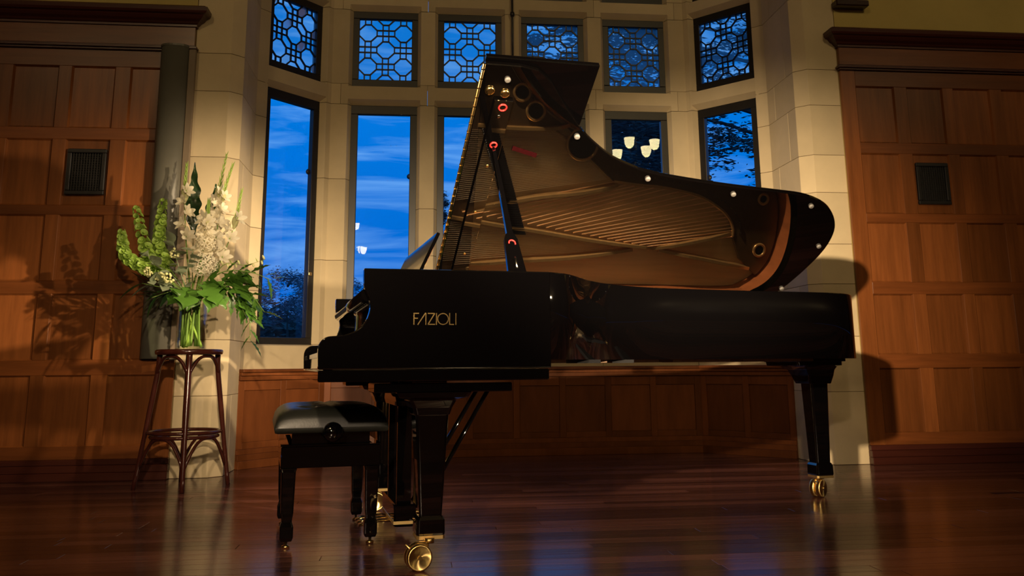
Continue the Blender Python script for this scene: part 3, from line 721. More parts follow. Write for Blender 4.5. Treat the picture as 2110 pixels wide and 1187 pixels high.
# strings
def mkstring(r, m_):
    b_ = MB(); b_.tube([(0, 0, 0), (1, 0, 0)], r, 5, smooth=True, cap=False); me_ = b_.mesh('string'); me_.materials.append(m_); return me_
s1, s2 = mkstring(.0012, STRG), mkstring(.0034, STRC)
def string(a, c, z0, z1, me_):
    A, B = Vector((*a, z0)), Vector((*c, z1)); d_ = B-A; L = d_.length; q = Vector((1, 0, 0)).rotation_difference(d_)
    put('string', me_, P, M=Matrix.Translation(A) @ q.to_matrix().to_4x4() @ Matrix.Diagonal((L, 1, 1, 1)))
def lerp2(a, c, t): return (a[0]+(c[0]-a[0])*t, a[1]+(c[1]-a[1])*t)
def arcp(t):
    k = t*(len(arc)-1); i = min(int(k), len(arc)-2); return lerp2(arc[i], arc[i+1], k-i)
for i in range(36):
    t = i/35; string(lerp2((.66, .63), (.66, 1.03), t), lerp2((1.34, .62), (1.62, .86), t), PLZ+.010, PLZ-.014, s1)
for i in range(21):
    t = i/20; string(lerp2((.80, 1.075), (1.90, 1.238), t**.9), arcp(t), PLZ+.012, PLZ+.002, s2)
for i in range(20):
    t = i/19; string(lerp2((.66, 1.13), (.66, 1.355), t), lerp2((1.10, 1.16), (1.76, 1.258), t), PLZ+.008, PLZ-.010, s1)
pins = MB()
for i in range(44):
    for k in range(4):
        x = .50+k*.022+(.01 if i % 2 else 0); y = .11+i*.0305
        pins.loft([[(x+.0035*C(a), y+.0035*S(a), z) for a in (0, 1.57, 3.14, 4.71)] for z in (PLZ, PLZ+.026)])
for i in range(40):
    x, y = arcp(i/39); n_ = Vector((x-1.9, y-1.35)).normalized()*.05; pins.loft([[(x+n_.x+.003*C(a), y+n_.y+.003*S(a), z) for a in (0, 1.57, 3.14, 4.71)] for z in (PLZ, PLZ+.016)])
o = pins.build('tuning_pins', STEEL, P); o['kind'] = 'stuff'
b = MB(); b.box(-.07, .07, -.012, .012, PLZ-.012, PLZ+.016, M=Matrix.Translation((1.12, .73, 0)) @ Matrix.Rotation(R(14), 4, 'Z')); b.build('damper_felt', FELT, P)
dm = MB(); dm.box(-.045, .045, -.0055, .0055, PLZ+.014, PLZ+.034, b=.002); dme = dm.mesh('damper'); dme.materials.append(LACQS)
for i in range(46): put('damper', dme, P, M=Matrix.Translation((.915+.0045*i, .62+i*.0125, 0)))

# lid, opened about the bass-side hinge
AL = R(34.5); HZ = 1.046
LM = Matrix.Translation((0, YBASS, HZ)) @ Matrix(((1, 0, 0, 0), (0, -C(AL), S(AL), 0), (0, S(AL), C(AL), 0), (0, 0, 0, 1)))   # (x, d, t)
HX = .648
rimc = [(p[0], YBASS-p[1]) for p in outl if p[0] > .86 or p[1] > 1]
lid_out = [(HX, 1.548), (.80, 1.548), (.88, 1.532), (.955, 1.472), (1.04, 1.36), (1.146, 1.235)]
lid_pts = catmull([(x, y, 0) for x, y in [(1.146, 1.235), (1.228, 1.160), (1.344, 1.075), (1.461, 1.020), (1.575, .984), (1.739, .955), (2.018, .921), (2.303, .897), (2.482, .877), (2.626, .822), (2.724, .735), (2.786, .623), (2.801, .484), (2.772, .330), (2.70, .13), (2.62, .03), (2.54, -.005)]], 5)
poly = lid_out+[(p[0], p[1]) for p in lid_pts[1:]]+[(HX, -.005)]
b = MB(); b.loft([[(x, d_, 0) for x, d_ in poly], [(x, d_, .024) for x, d_ in poly]], M=LM); lid = b.build('lid', LACQL, P, bevel=.004)
b = MB(); b.box(HX+.002, 1.152, .0, 1.566, .0255, .050, M=LM); b.build('lid_front_flap', LACQ, P, bevel=.004)
# long piano hinge at the fold
b = MB(); b.tube([(HX-.004, .02, .024), (HX-.004, 1.53, .024)], .005, 8, M=LM); b.build('fold_hinge', BRASSD, P)
kn = MB(); kn.box(-.0062, .0040, -.0022, .0022, .017, .031); kme = kn.mesh('hinge_knuckle'); kme.materials.append(BRASSD)
for i in range(30): put('hinge_knuckle', kme, P, M=LM @ Matrix.Translation((HX-.003, .04+i*.0505, 0)))
for x in (1.0, 1.7, 2.35):
    b = MB(); b.tube([(x-.06, -.006, 0), (x+.06, -.006, 0)], .008, 10, M=LM); b.build('lid_hinge', BRASS, P)
# batten across the underside with its screws, sockets and modelled red reflections
b = MB(); b.box(.716, .802, .06, 1.372, -.016, .0, M=LM); b.build('lid_batten', LACQL, P, bevel=.003)
def disc(name, x, d_, t, r, h_, m_, n=18):
    b_ = MB(); b_.lathe([(r*.55, t-h_), (r*.9, t-h_*.8), (r, t-h_*.4), (r, t)][::-1], n, M=LM @ Matrix.Translation((x, d_, 0))); return b_.build(name, m_, P)
for d_ in (.12, .381, .685, .99): disc('batten_screw', .757, d_, -.016, .0075, .003, BRASS)
disc('batten_screw', .752, 1.285, -.016, .008, .003, STEEL)
disc('prop_cup', .690, 1.412, 0, .022, .014, BRASS); disc('prop_cup', .758, 1.402, 0, .022, .014, BRASS)
for x, d_, rr_ in ((.760, 1.335, .017), (.762, 1.118, .015)):
    b = MB(); b.tube([(x+rr_*C(a*math.pi/12), d_+rr_*S(a*math.pi/12), -.018) for a in range(25)], .0035, 6, cap=False, M=LM); b.build('red_glint_ring', REDR, P)
for x, d_ in ((.755, 1.475), (1.144, 1.185), (1.574, .945), (2.069, .868), (2.549, .808), (2.75, .50), (2.69, .13)): disc('lid_buffer', x, d_, 0, .0135, .012, RUBBER)
# prop stick: slim above, broad blade below
A = Vector((.735, .085, .985)); Bp = LM @ Vector((.763, 1.10, -.02)); dirn = (Bp-A); Lp = dirn.length; dirn.normalize()
side = dirn.cross(Vector((0, 1, 0))).normalized(); thk = side.cross(dirn).normalized()
b = MB(); secs = []
for s_, hw_ in ((0, .038), (.05, .038), (.30, .027), (.325, .020), (.335, .013), (.6, .0105), (.97, .009), (1.0, .006)):
    c = A+dirn*(Lp*s_); sd = side*hw_; th = thk*.011
    secs.append([tuple(c-sd-th), tuple(c+sd-th), tuple(c+sd+th), tuple(c-sd+th)])
b.loft(secs); b.build('prop_stick', LACQ, P, bevel=.002)
c = A+dirn*(Lp*.265)
b = MB(); b.tube([tuple(c-thk*.012+side*(.013*C(a))+dirn*(.016*max(S(a), -.6))) for a in [math.pi*k/12-.15 for k in range(15)]], .0028, 6); b.build('red_glint_ring', REDR, P)
c = A+dirn*(Lp*.10)
b = MB(); b.tube([tuple(c-thk*.012), tuple(c+dirn*.05-thk*.014), tuple(c+dirn*.06-thk*.012)], .0045, 6); b.build('prop_catch', STEEL, P)

# ------------------------------------------------------------------ piano bench
BN = empty('piano_bench', (-1.159, -3.208, 0), .168, 'adjustable black piano bench with a tufted leather cushion at the keyboard', 'bench')
hx, hy = .185, .300
b = MB()
for x0, x1, y0, y1 in ((-hx-.01, hx+.01, -hy-.01, -hy+.018), (-hx-.01, hx+.01, hy-.018, hy+.01), (-hx-.01, -hx+.018, -hy+.018, hy-.018), (hx-.018, hx+.01, -hy+.018, hy-.018)):
    b.box(x0, x1, y0, y1, .300, .383, b=.003)
b.build('seat_frame', LACQ, BN)
b = MB()
for x0, x1, y0, y1 in ((-hx-.012, hx+.012, -hy-.012, -hy+.020), (-hx-.012, hx+.012, hy-.020, hy+.012), (-hx-.012, -hx+.020, -hy+.020, hy-.020), (hx-.020, hx+.012, -hy+.020, hy-.020)):
    b.box(x0, x1, y0, y1, .3835, .3875)
b.build('frame_lip', LACQ, BN)
for sx_ in (-1, 1):
    for sy_ in (-1, 1):
        cx, cy = sx_*(hx-.022), sy_*(hy-.022)
        b = MB(); b.loft([sq(.032, .300, None, cx, cy), sq(.028, .285, None, cx, cy), sq(.024, .13, None, cx, cy), sq(.020, .105, None, cx+sx_*0, cy), sq(.020, .098, None, cx, cy), sq(.026, .080, None, cx, cy), sq(.026, .040, None, cx, cy), sq(.021, .026, None, cx, cy)])
        L = b.build('leg', LACQ, BN, bevel=.002)
        b = MB(); b.lathe([(.006, .026), (.006, .012), (.016, .009), (.017, .004), (.014, 0)][::-1], 14, M=Matrix.Translation((cx, cy, 0))); b.build('glide', BRASS, L)
b = MB(); b.box(-hx+.03, hx-.03, -hy+.03, hy-.03, .330, .440); b.build('lift_mechanism', LACQ, BN)
for s in (-1, 1):
    b = MB(); b.tube([(.0, s*(hy-.03), .436), (.0, s*(hy+.035), .436)], .007, 8); b.lathe([(.012, 0), (.032, .006), (.041, .022), (.039, .042), (.025, .056), (.004, .060)], 24, M=Matrix.Translation((.0, s*(hy+.018), .436)) @ Matrix.Rotation(R(90*s), 4, 'X') @ Matrix.Scale(-1, 4, (0, 0, 1)))
    b.build('height_knob', LACQ, BN)
# cushion: tufted grid
b = MB(); nx, ny = 28, 44; cw, ch = .225, .325
tufts = [(x, y) for x in (-.09, .09) for y in (-.22, -.075, .075, .22)]
def cz(u, v):
    x, y = u*cw, v*ch; ed = (1-abs(u)**6)*(1-abs(v)**8); z = .455+.085*max(ed, 0)**.45
    for tx, ty in tufts:
        dd = math.hypot(x-tx, y-ty); z -= .026*math.exp(-(dd/.022)**2)+.006*math.exp(-(dd/.05)**2)
    z -= .007*math.exp(-(x/.010)**2)*(1-abs(v)**4)
    return z
vv = []; 
for i in range(nx+1):
    for j in range(ny+1):
        u, v_ = -1+2*i/nx, -1+2*j/ny; uu = math.copysign(1-(1-abs(u))**1.3, u); w_ = math.copysign(1-(1-abs(v_))**1.3, v_)
        vv.append((uu*cw*(1-.0*abs(w_)), w_*ch, cz(uu, w_)))
ff = [(i*(ny+1)+j, (i+1)*(ny+1)+j, (i+1)*(ny+1)+j+1, i*(ny+1)+j+1) for i in range(nx) for j in range(ny)]
b.add(vv, ff, True)
per = [(i, 0) for i in range(nx+1)]+[(nx, j) for j in range(1, ny+1)]+[(i, ny) for i in range(nx-1, -1, -1)]+[(0, j) for j in range(ny-1, 0, -1)]
rg = [[vv[i*(ny+1)+j] for i, j in per]]
for k_, (sc_, z) in enumerate(((1.0, .450), (.985, .436), (.93, .432))): rg.append([(x*sc_, y*sc_, z) for x, y, _ in rg[0]])
b.loft([list(r) for r in reversed(rg)], False, True)
b.build('cushion', LEATH, BN)
bt = MB(); bt.lathe([(.002, .004), (.007, .003), (.010, .0)][::-1], 10)
for x, y in tufts:
    o = put('tuft_button', bt.mesh('tuft_button'), BN, M=Matrix.Translation((x, y, cz(x/cw, y/ch)))); o.data.materials.append(LEATH)

# ------------------------------------------------------------------ bentwood stool
SC = Vector((-2.150, -1.62, 0)); SH = .800
ST = empty('bentwood_stool', SC, R(7), 'tall dark bentwood stool holding the vase of flowers', 'stool')
b = MB(); b.lathe([(.180, SH-.032), (.192, SH-.029), (.196, SH-.018), (.195, SH-.006), (.188, SH), (.02, SH)], 40); b.build('seat', CHAIRW, ST)
legp = []
for k in range(4):
    a = R(-90+90*k+8); rt_, rb_ = .165, .262
    q = [(rt_*C(a), rt_*S(a), SH-.032), ((rt_+.012)*C(a), (rt_+.012)*S(a), .62), (rb_*C(a), rb_*S(a), 0)]
    cv = catmull(q, 6); b = MB(); b.tube(cv, [.0165]*4+[.0155]*5+[.013]*4, 12); b.build('leg', CHAIRW, ST)
    legp.append(a)
rr = .206; zr = .318
for z, r_ in ((.318, .206), (.292, .190)):
    b = MB(); b.tube([(r_*C(i*math.pi/20), r_*S(i*math.pi/20), z) for i in range(41)], .0105, 8, cap=False); b.build('foot_ring', CHAIRW, ST)
for k in range(4):
    a0, a1 = legp[k], legp[k]+math.pi/2
    for zt, zb, r_, rl, ra in ((SH-.040, .645, .150, .178, .009), (.285, .115, .185, .240, .009)):
        pts = []
        for i in range(17):
            t = i/16; a = a0+(a1-a0)*t; s_ = S(math.pi*t)
            edge = 1-abs(2*t-1)**3.0
            z = zb+(zt-zb)*edge; rad = rl+(r_-rl)*edge
            pts.append((rad*C(a), rad*S(a), z))
        b = MB(); b.tube(pts, ra, 8); b.build('arch_brace', CHAIRW, ST)

# ------------------------------------------------------------------ vase
VC = Vector((-2.142, -1.64, SH))
V = empty('glass_vase', VC, 0, 'clear straight glass vase of water on the bentwood stool', 'vase')
VR = .088
b = MB(); b.lathe([(.002, .006), (VR-.008, .006), (VR-.006, .012), (VR-.006, .335), (VR-.003, .338), (VR, .335), (VR, .004), (VR-.004, .0), (.002, .0)], 40, cap=False); b.build('glass', VGLASS, V)
b = MB(); b.lathe([(.002, .0075), (VR-.009, .0075), (VR-.007, .013), (VR-.007, .27), (.002, .27)], 32, cap=False); b.build('water', glass('water', 1.2, (.97, .99, .94), .25), V)

# ------------------------------------------------------------------ flowers
def frame2(p, d, nrm, sc=1):
    y = Vector(d).normalized(); z = Vector(nrm); z = (z-y*z.dot(y)).normalized(); x = y.cross(z)
    return Matrix.Translation(p) @ Matrix((x, y, z)).transposed().to_4x4() @ Matrix.Scale(sc, 4)
def leafmesh(name, L, W, m_, curve=.2, lobes=0, wav=0, n=12, fold=.15, taper=1.0, amp=.36):
    b = MB(); vv = []; ks = (-1, -.5, 0, .5, 1)
    for i in range(n+1):
        t = i/n; wd = W*.5*(S(math.pi*min(1, t**.8*1.0))**taper+.03)
        if lobes: wd *= 1+amp*S(t*math.pi*2*lobes+.6)
        zc_ = -curve*L*t*t
        for k in ks:
            vv.append((k*wd, L*t*(1-.1*curve*t), zc_+fold*abs(k)*wd+wav*S(t*16+k*2)*abs(k)*W*.3))
    ff = [(i*5+k, i*5+k+1, (i+1)*5+k+1, (i+1)*5+k) for i in range(n) for k in range(4)]
    b.add(vv, ff, True); me = b.mesh(name); me.materials.append(m_); return me
def frame(p, d, roll=0, sc=1):
    d = Vector(d).normalized(); q = d.to_track_quat('Y', 'Z'); return Matrix.Translation(p) @ q.to_matrix().to_4x4() @ Matrix.Rotation(roll, 4, 'Y') @ Matrix.Scale(sc, 4)
def stalk(name, pts, rad, label, cat, group=None, m_=STEM):
    """stem from the vase through pts (world) ; thing rooted at the water"""
    g = empty(name, tuple(pts[0]), 0, label, cat, group); p0 = Vector(pts[0]); cv = [Vector(p)-p0 for p in catmull([tuple(p) for p in pts], 6)]
    b = MB(); n_ = len(cv); b.tube(cv, [rad*(1.35-.95*min(1, i/n_*1.3)) for i in range(n_)], 7); b.build('stem', m_, g); return g, cv
def along(cv, t):
    k = t*(len(cv)-1); i = min(int(k), len(cv)-2); return cv[i].lerp(cv[i+1], k-i), (cv[i+1]-cv[i]).normalized()
def base(a, r=.05, z=.02): return (VC.x+r*C(a), VC.y+r*S(a), VC.z+z)
def neck(dx, dy=0): return (VC.x+dx, VC.y+dy, VC.z+.335)
# bell cup for bells of Ireland
b = MB(); n = 12
rg = []
for r_, z in ((.004, 0), (.013, .004), (.021, .013), (.031, .019)):
    rg.append([((r_*(1+.10*C(5*a)*(z > .02)))*C(a), (r_*(1+.10*C(5*a)*(z > .02)))*S(a), z) for a in [2*math.pi*i/n for i in range(n)]])
b.loft(rg, False, True); b.loft([[(x*.28, y*.28, .010) for x, y, z in rg[3]], [(x*.2, y*.2, .018) for x, y, z in rg[3]]], True, True); BELLM = b.mesh('bell'); BELLM.materials.append(BELL)
def zframe(p, d, sc=1, roll=0):
    return Matrix.Translation(p) @ Vector(d).normalized().to_track_quat('Z', 'Y').to_matrix().to_4x4() @ Matrix.Rotation(roll, 4, 'Z') @ Matrix.Scale(sc, 4)
bells = [([base(2.6), neck(-.05, -.02), (-2.36, -1.62, 1.40), (-2.37, -1.60, 1.715)], .30, 'bells-of-Ireland stem standing upright, the right-hand and tallest green spire'),
         ([base(3.0), neck(-.07, -.03), (-2.40, -1.66, 1.33), (-2.51, -1.66, 1.655)], .28, 'bells-of-Ireland stem with green cups, the middle left spire curving up'),
         ([base(3.4), neck(-.07, -.04), (-2.40, -1.70, 1.27), (-2.53, -1.72, 1.36), (-2.565, -1.72, 1.50)], .28, 'bells-of-Ireland stem drooping lowest at the far left of the bouquet')]
for pts, t0, lab in bells:
    g, cv = stalk('bells_of_ireland', pts, .006, lab, 'flower', 'bells of Ireland')
    for k in range(14):
        t = 1-(1-t0-.20)*(k/14)**1.05; p, d = along(cv, t); n_ = 4 if k > 3 else 3; sc_ = .45+.42*min(1, k/7)
        q = d.to_track_quat('Z', 'Y')
        for j in range(n_):
            a = 2*math.pi*j/n_+k*.8+random.uniform(-.25, .25); o_ = q @ Vector((C(a), S(a), .30))+Vector((0, -.25, 0))
            put('bell', BELLM, g, M=zframe(p+o_*(.008+.012*sc_), o_, sc_*random.uniform(.85, 1.1), random.random()*6))
# gladiolus
b = MB()
for k in range(6):
    a = 2*math.pi*k/6; vv = []
    L = .062 if k % 2 else .056
    for i in range(6):
        t = i/5; r_ = .006+.040*t**1.5; z = L*(t**.8)-(.012*t*t); wd = .019*S(math.pi*(t*.80+.13))
        for s in (-1, 0, 1):
            ang = a+s*wd/max(r_, .008); ang = a+max(-.62, min(.62, s*wd/max(r_, .008))); vv.append(((r_+abs(s)*.002)*C(ang), (r_+abs(s)*.002)*S(ang), z-.003*abs(s)+.003*S(k*2.1+i)))
    b.add(vv, [(i*3+s, i*3+s+1, (i+1)*3+s+1, (i+1)*3+s) for i in range(5) for s in (0, 1)], True)
GLAD = b.mesh('bloom'); GLAD.materials.append(WHITE)
b = MB(); b.lathe([(.002, 0), (.0045, .010), (.0052, .024), (.003, .042), (.0006, .058)], 7); BUDG = b.mesh('bud'); BUDG.materials.append(BELL)
b = MB(); b.lathe([(.003, 0), (.009, .012), (.013, .030), (.010, .050), (.003, .062)], 8); BUDW = b.mesh('bud'); BUDW.materials.append(CREAM)
glads = [([base(1.2), neck(.01, .03), (-2.06, -1.62, 1.50), (-2.035, -1.62, 1.75), (-1.995, -1.62, 2.02)], .0065, 'white gladiolus spike with green buds reaching highest above the bouquet', 5),
         ([base(.8), neck(.03, .0), (-2.03, -1.66, 1.45), (-2.00, -1.66, 1.72), (-1.945, -1.66, 1.945)], .006, 'second white gladiolus, its bud tip just right of the tallest spike', 5),
         ([base(.3), neck(.05, -.02), (-1.98, -1.70, 1.33), (-1.91, -1.70, 1.55), (-1.875, -1.70, 1.77)], .0055, 'shorter gladiolus leaning right toward the window with thin green tip', 3),
         ([base(2.0), neck(-.02, .0), (-2.19, -1.70, 1.45), (-2.215, -1.70, 1.72), (-2.215, -1.70, 1.93)], .006, 'gladiolus with a straight pale green tip in front of the dark leaf', 3),
         ([base(4.4), neck(.0, -.05), (-2.07, -1.78, 1.36), (-2.05, -1.80, 1.56), (-2.045, -1.80, 1.68)], .006, 'front gladiolus with the largest open white blooms at the centre', 6)]
for pts, rad, lab, nb in glads:
    g, cv = stalk('gladiolus', pts, rad, lab, 'flower', 'white gladioli')
    for k in range(nb+2):
        t = .50+.20*k/nb+.02; p, d = along(cv, t); q = d.to_track_quat('Z', 'Y'); a = -math.pi/2+(-1)**k*.75+random.uniform(-.3, .3)
        o_ = Vector((C(a), S(a)*1.0, .35)); put('bloom', GLAD, g, M=zframe(p, o_, random.uniform(.85, 1.15), random.random()*6))
    for k in range(15):
        t = .72+.28*k/15; p, d = along(cv, t); a = -math.pi/2+(-1)**k*1.2; o_ = Vector((C(a)*.20, S(a)*.12, 0))+d*.9
        put('bud', BUDW if k < 2 else BUDG, g, M=zframe(p+o_*.002, o_, 1.1-.035*k))
# hydrangea / stock cluster
b = MB()
for k in range(4):
    a = math.pi/2*k; b.add([(0, 0, 0), (.009*C(a-.55), .009*S(a-.55), .003), (.015*C(a), .015*S(a), .002), (.009*C(a+.55), .009*S(a+.55), .003)], [(0, 1, 2, 3)], True)
FLO = b.mesh('floret'); FLO.materials.append(WHITE)
for (cx, cy, cz_, rad, lab, nfl) in ((-2.055, -1.80, 1.30, .085, 'round white hydrangea head low at the centre of the bouquet', 110), (-2.04, -1.82, 1.42, .062, 'smaller white hydrangea head just above the large one', 60)):
    g, cv = stalk('hydrangea', [base(5.0), neck(.03, -.05), (cx, cy+.02, cz_)], .006, lab, 'flower', 'white hydrangeas')
    c = Vector((cx, cy, cz_))-Vector(base(5.0))
    for k in range(nfl):
        u = 1-2*(k+.5)/nfl; a = k*2.39996; r_ = math.sqrt(1-u*u); o_ = Vector((r_*C(a), r_*S(a), u*.8)); put('floret', FLO, g, M=zframe(c+o_*rad*random.uniform(.88, 1.06), o_, random.uniform(.9, 1.3), random.random()*6))
# eucalyptus and cream berries
ELEAF = leafmesh('leaf', .085, .055, EUCA, .15, n=6)
ELEAF2 = leafmesh('leaf', .066, .042, EUCA, .1, n=6)
eu = [([base(3.6, .03, .24), neck(-.04, -.06), (-2.24, -1.80, 1.24), (-2.34, -1.84, 1.30), (-2.37, -1.84, 1.37)], 'grey-green eucalyptus sprig arching left above the vase'),
      ([base(4.0, .03, .24), neck(-.02, -.07), (-2.19, -1.83, 1.28), (-2.22, -1.86, 1.42)], 'grey-green eucalyptus sprig rising in front between bells and gladioli'),
      ([base(4.2, .03, .24), neck(-.01, -.07), (-2.14, -1.84, 1.24), (-2.10, -1.88, 1.37)], 'grey-green eucalyptus sprig with upright leaves left of the hydrangea'),
      ([base(3.9, .03, .24), neck(-.05, -.07), (-2.25, -1.84, 1.17), (-2.33, -1.88, 1.19)], 'low grey-green eucalyptus sprig hanging over the vase rim')]
for pts, lab in eu:
    g, cv = stalk('eucalyptus', pts, .0045, lab, 'foliage', 'eucalyptus sprigs', EUCA)
    for k in range(9):
        t = .5+.5*k/8; p, d = along(cv, t); a = random.uniform(0, 6.28); o_ = Vector((C(a), -.55, .5*S(a)+.1))+d*.3
        put('leaf', random.choice((ELEAF, ELEAF2)), g, M=frame(p, o_, random.uniform(-.8, .8), random.uniform(.85, 1.25)))
BER = MB(); BER.lathe([(.001, 0), (.006, .003), (.007, .008), (.004, .013)], 6); BM = BER.mesh('berry'); BM.materials.append(CREAM)
for cx, cy, cz_, lab in ((-2.36, -1.85, 1.245, 'cream berry cluster at the left edge above the long leaves'), (-2.275, -1.88, 1.215, 'yellowish cream berry cluster left of the round green leaf'), (-2.21, -1.86, 1.355, 'small brownish cream berry cluster under the bells'), (-2.225, -1.90, 1.205, 'small cream berry cluster beside the broad grey leaf')):
    g, cv = stalk('berry_sprig', [base(3.8, .03, .24), neck(-.03, -.06), (cx, cy, cz_)], .003, lab, 'foliage', 'cream berry sprigs')
    c = Vector((cx, cy, cz_))-Vector(base(3.8, .03, .24))
    for k in range(22):
        o_ = Vector((random.gauss(0, 1), random.gauss(0, 1), random.gauss(0, 1))).normalized(); put('berry', BM, g, M=zframe(c+o_*.022*random.uniform(.5, 1), o_, random.uniform(.8, 1.3)))
# dark wavy ti leaves behind
for pts, L, W, roll, lab in (([base(1.7, .03, .24), neck(-.02, .05), (-2.20, -1.50, 1.50)], .50, .105, .1, 'tall dark wavy leaf standing at the back left of the gladioli'),
                             ([base(1.5, .03, .24), neck(.0, .05), (-2.13, -1.50, 1.44)], .42, .085, -.3, 'second dark wavy leaf at the back, leaning right of the first')):
    g, cv = stalk('dark_leaf_stem', pts, .005, lab, 'foliage'); p, d = along(cv, 1)
    dx = (-.04 if L > .45 else .10); me = leafmesh('leaf', L, W*.8, LEAFD, .06, wav=.45, n=34, taper=1.15, lobes=5, amp=.20); put('leaf', me, g, M=frame2(p, (dx, -.02, 1), (roll, -1, .1)))
# broad lobed leaves: the round ones in front, the long fans to the right, dark ones left
LOB = leafmesh('leaf', .21, .12, LEAFG, .35, lobes=4, n=36, wav=.15); LOB2 = leafmesh('leaf', .15, .125, LEAFG, .3, lobes=3, n=30, wav=.15); SLIM = leafmesh('leaf', .17, .045, LEAFD, .2, n=10)
SLG = leafmesh('leaf', .16, .04, LEAFG, .2, lobes=4, n=14)
fans = [((-2.13, -1.80, 1.16), [(-.6, -.5, -.35), (.1, -.7, -.4)], LOB2, .95, 'broad bright green lobed leaf pair over the front of the vase rim'),
        ((-2.03, -1.78, 1.20), [(.35, -.6, -.3), (.8, -.3, -.1)], LOB, .9, 'green lobed leaf spreading under the hydrangea'),
        ((-1.93, -1.70, 1.22), [(1, -.2, .12), (1, -.2, -.15)], LOB, .95, 'green lobed leaf reaching right across the window edge'),
        ((-1.86, -1.68, 1.14), [(.9, -.2, -.35), (.7, -.2, -.75)], LOB, .9, 'dark green lobed leaf drooping at the right of the bouquet'),
        ((-1.90, -1.66, 1.24), [(.8, 0, .45), (1, .1, .3)], LOB2, .8, 'small green leaf pointing up and right beside the window')]
for p1, dirs, me, sc_, lab in fans:
    g, cv = stalk('lobed_leaf_stem', [base(random.uniform(4, 6.5), .03, .24), neck(.06 if p1[0] > -2.1 else -.0, -.05), p1], .005, lab, 'foliage')
    for d in dirs+[(d[0]*.6+.3, d[1]-.3, d[2]-.5) for d in dirs]: put('leaf', me, g, M=frame(cv[-1]*random.uniform(.92, 1), d, random.uniform(-.5, .5), sc_*random.uniform(1.0, 1.25)))
tr_ = [([base(.5, .03, .24), neck(.06, -.05), (-2.00, -1.74, 1.20), (-1.88, -1.74, 1.12), (-1.80, -1.72, .98)], SLG, 'leafy green stem drooping between the bright fan leaf and the lowest trailing stem'),
       ([base(.9, .03, .24), neck(.05, -.03), (-1.98, -1.68, 1.26), (-1.82, -1.66, 1.27), (-1.68, -1.66, 1.22)], SLG, 'serrated green stem reaching farthest right at the height of the hydrangea'),
       ([base(5.9, .03, .24), neck(.07, -.04), (-1.92, -1.72, 1.17), (-1.80, -1.72, 1.02), (-1.775, -1.72, .85)], SLG, 'long trailing stem of serrated green leaves hanging lowest at the right'),
       ([base(5.6, .03, .24), neck(.07, -.03), (-1.94, -1.70, 1.19), (-1.80, -1.72, 1.14), (-1.70, -1.72, 1.02)], SLG, 'trailing green stem ending in a bright leaf over the window'),
       ([base(3.3, .03, .24), neck(-.07, -.04), (-2.28, -1.72, 1.16), (-2.42, -1.74, 1.19)], SLIM, 'spray of long dark leaves pointing left over the grey column'),
       ([base(3.5, .03, .24), neck(-.06, -.05), (-2.24, -1.76, 1.14), (-2.34, -1.80, 1.10)], SLIM, 'short dark leafy sprig hanging left of the vase')]
for pts, me, lab in tr_:
    g, cv = stalk('leafy_stem', pts, .005, lab, 'foliage')
    for k in range(11):
        t = .45+.55*k/10; p, d = along(cv, t); s = (-1)**k; o_ = d+Vector((d.z*s*.9*-1, -.25, d.x*s*.9)); put('leaf', me, g, M=frame(p, o_, random.uniform(-.5, .5), random.uniform(.6, .95)))
g, cv = stalk('orchid_spray', [base(.2, .03, .24), neck(.07, -.02), (-1.95, -1.75, 1.30), (-1.82, -1.76, 1.30), (-1.70, -1.76, 1.335)], .003, 'thin yellow-green flower spray arching right toward the window', 'flower')
for k in range(12):
    p, d = along(cv, .45+.53*k/11); put('bud', BUDW if k % 3 else BUDG, g, M=zframe(p, Vector((.2*(-1)**k, -.4, -.5+(k % 2))), .55))
# extra visible stalks in the water
for k, wd_ in enumerate(('leaning left', 'leaning right', 'at the back')):
    a = k*2.1+.4; g, cv = stalk('flower_stalk', [(VC.x+.065*C(a), VC.y+.065*S(a), VC.z+.014), (VC.x-.01*C(a), VC.y-.01*S(a), VC.z+.19), (VC.x-.055*C(a), VC.y-.055*S(a), VC.z+.40)], .0075, 'thick green flower stalk %s inside the glass vase' % wd_, 'stem', 'stalks in the vase', BELL)

# ------------------------------------------------------------------ hall chandeliers, reflected in the window glass
def chandelier(x, y, z, offs, r, lab):
    g = empty('chandelier', (x, y, z), 0, lab, 'lamp', 'hall chandeliers'); L = H-z
    b = MB(); b.tube([(0, 0, -.3), (0, 0, L)], .009, 8); b.build('hanging_rod', IRONF, g)
    b = MB(); b.lathe([(r*.34, 0), (r*.62, r*.22), (r*.82, r*.62), (r*.92, r*1.2), (r, r*1.9)], 20, cap=False); me = b.mesh('lamp_shade'); me.materials.append(SHADE)
    for dx, dy, dz in offs:
        put('lamp_shade', me, g, M=Matrix.Translation((dx, dy, dz)))
        b = MB(); b.tube([(0, 0, -.05), (dx*.5, dy*.5, min(-.2, dz-.1)), (dx, dy, dz-.005)], .009, 6); b.build('arm', IRONF, g)
def mirror(px, py, yr):
    d = fwd+r2*(px-1055)/F-u2*(py-PYC)/F; t = (-yr-.02-CAM.y)/d.y; q = CAM+d*t; return Vector((q.x, yr, q.z))
ys = -9.2; c0 = mirror(1313, 325, ys); offs = []
for px, py, dy in ((1276, 326, -.1), (1295, 307, .15), (1331, 324, .1), (1355, 303, -.15)):
    q = mirror(px, py, ys)-c0; offs.append((q.x, dy, q.z))
chandelier(c0.x, c0.y, c0.z, offs, .105, 'chandelier with four cream glass bowl shades hanging in the hall behind the camera')
ys = -14.5; c0 = mirror(742, 505, ys); offs = []
for px, py, dy in ((734, 474, .1), (741, 520, -.1), (749, 524, .12)):
    q = mirror(px, py, ys)-c0; offs.append((q.x, dy, q.z))
chandelier(c0.x, c0.y, c0.z, offs, .085, 'more distant chandelier with three cream glass shades in the hall behind the camera')

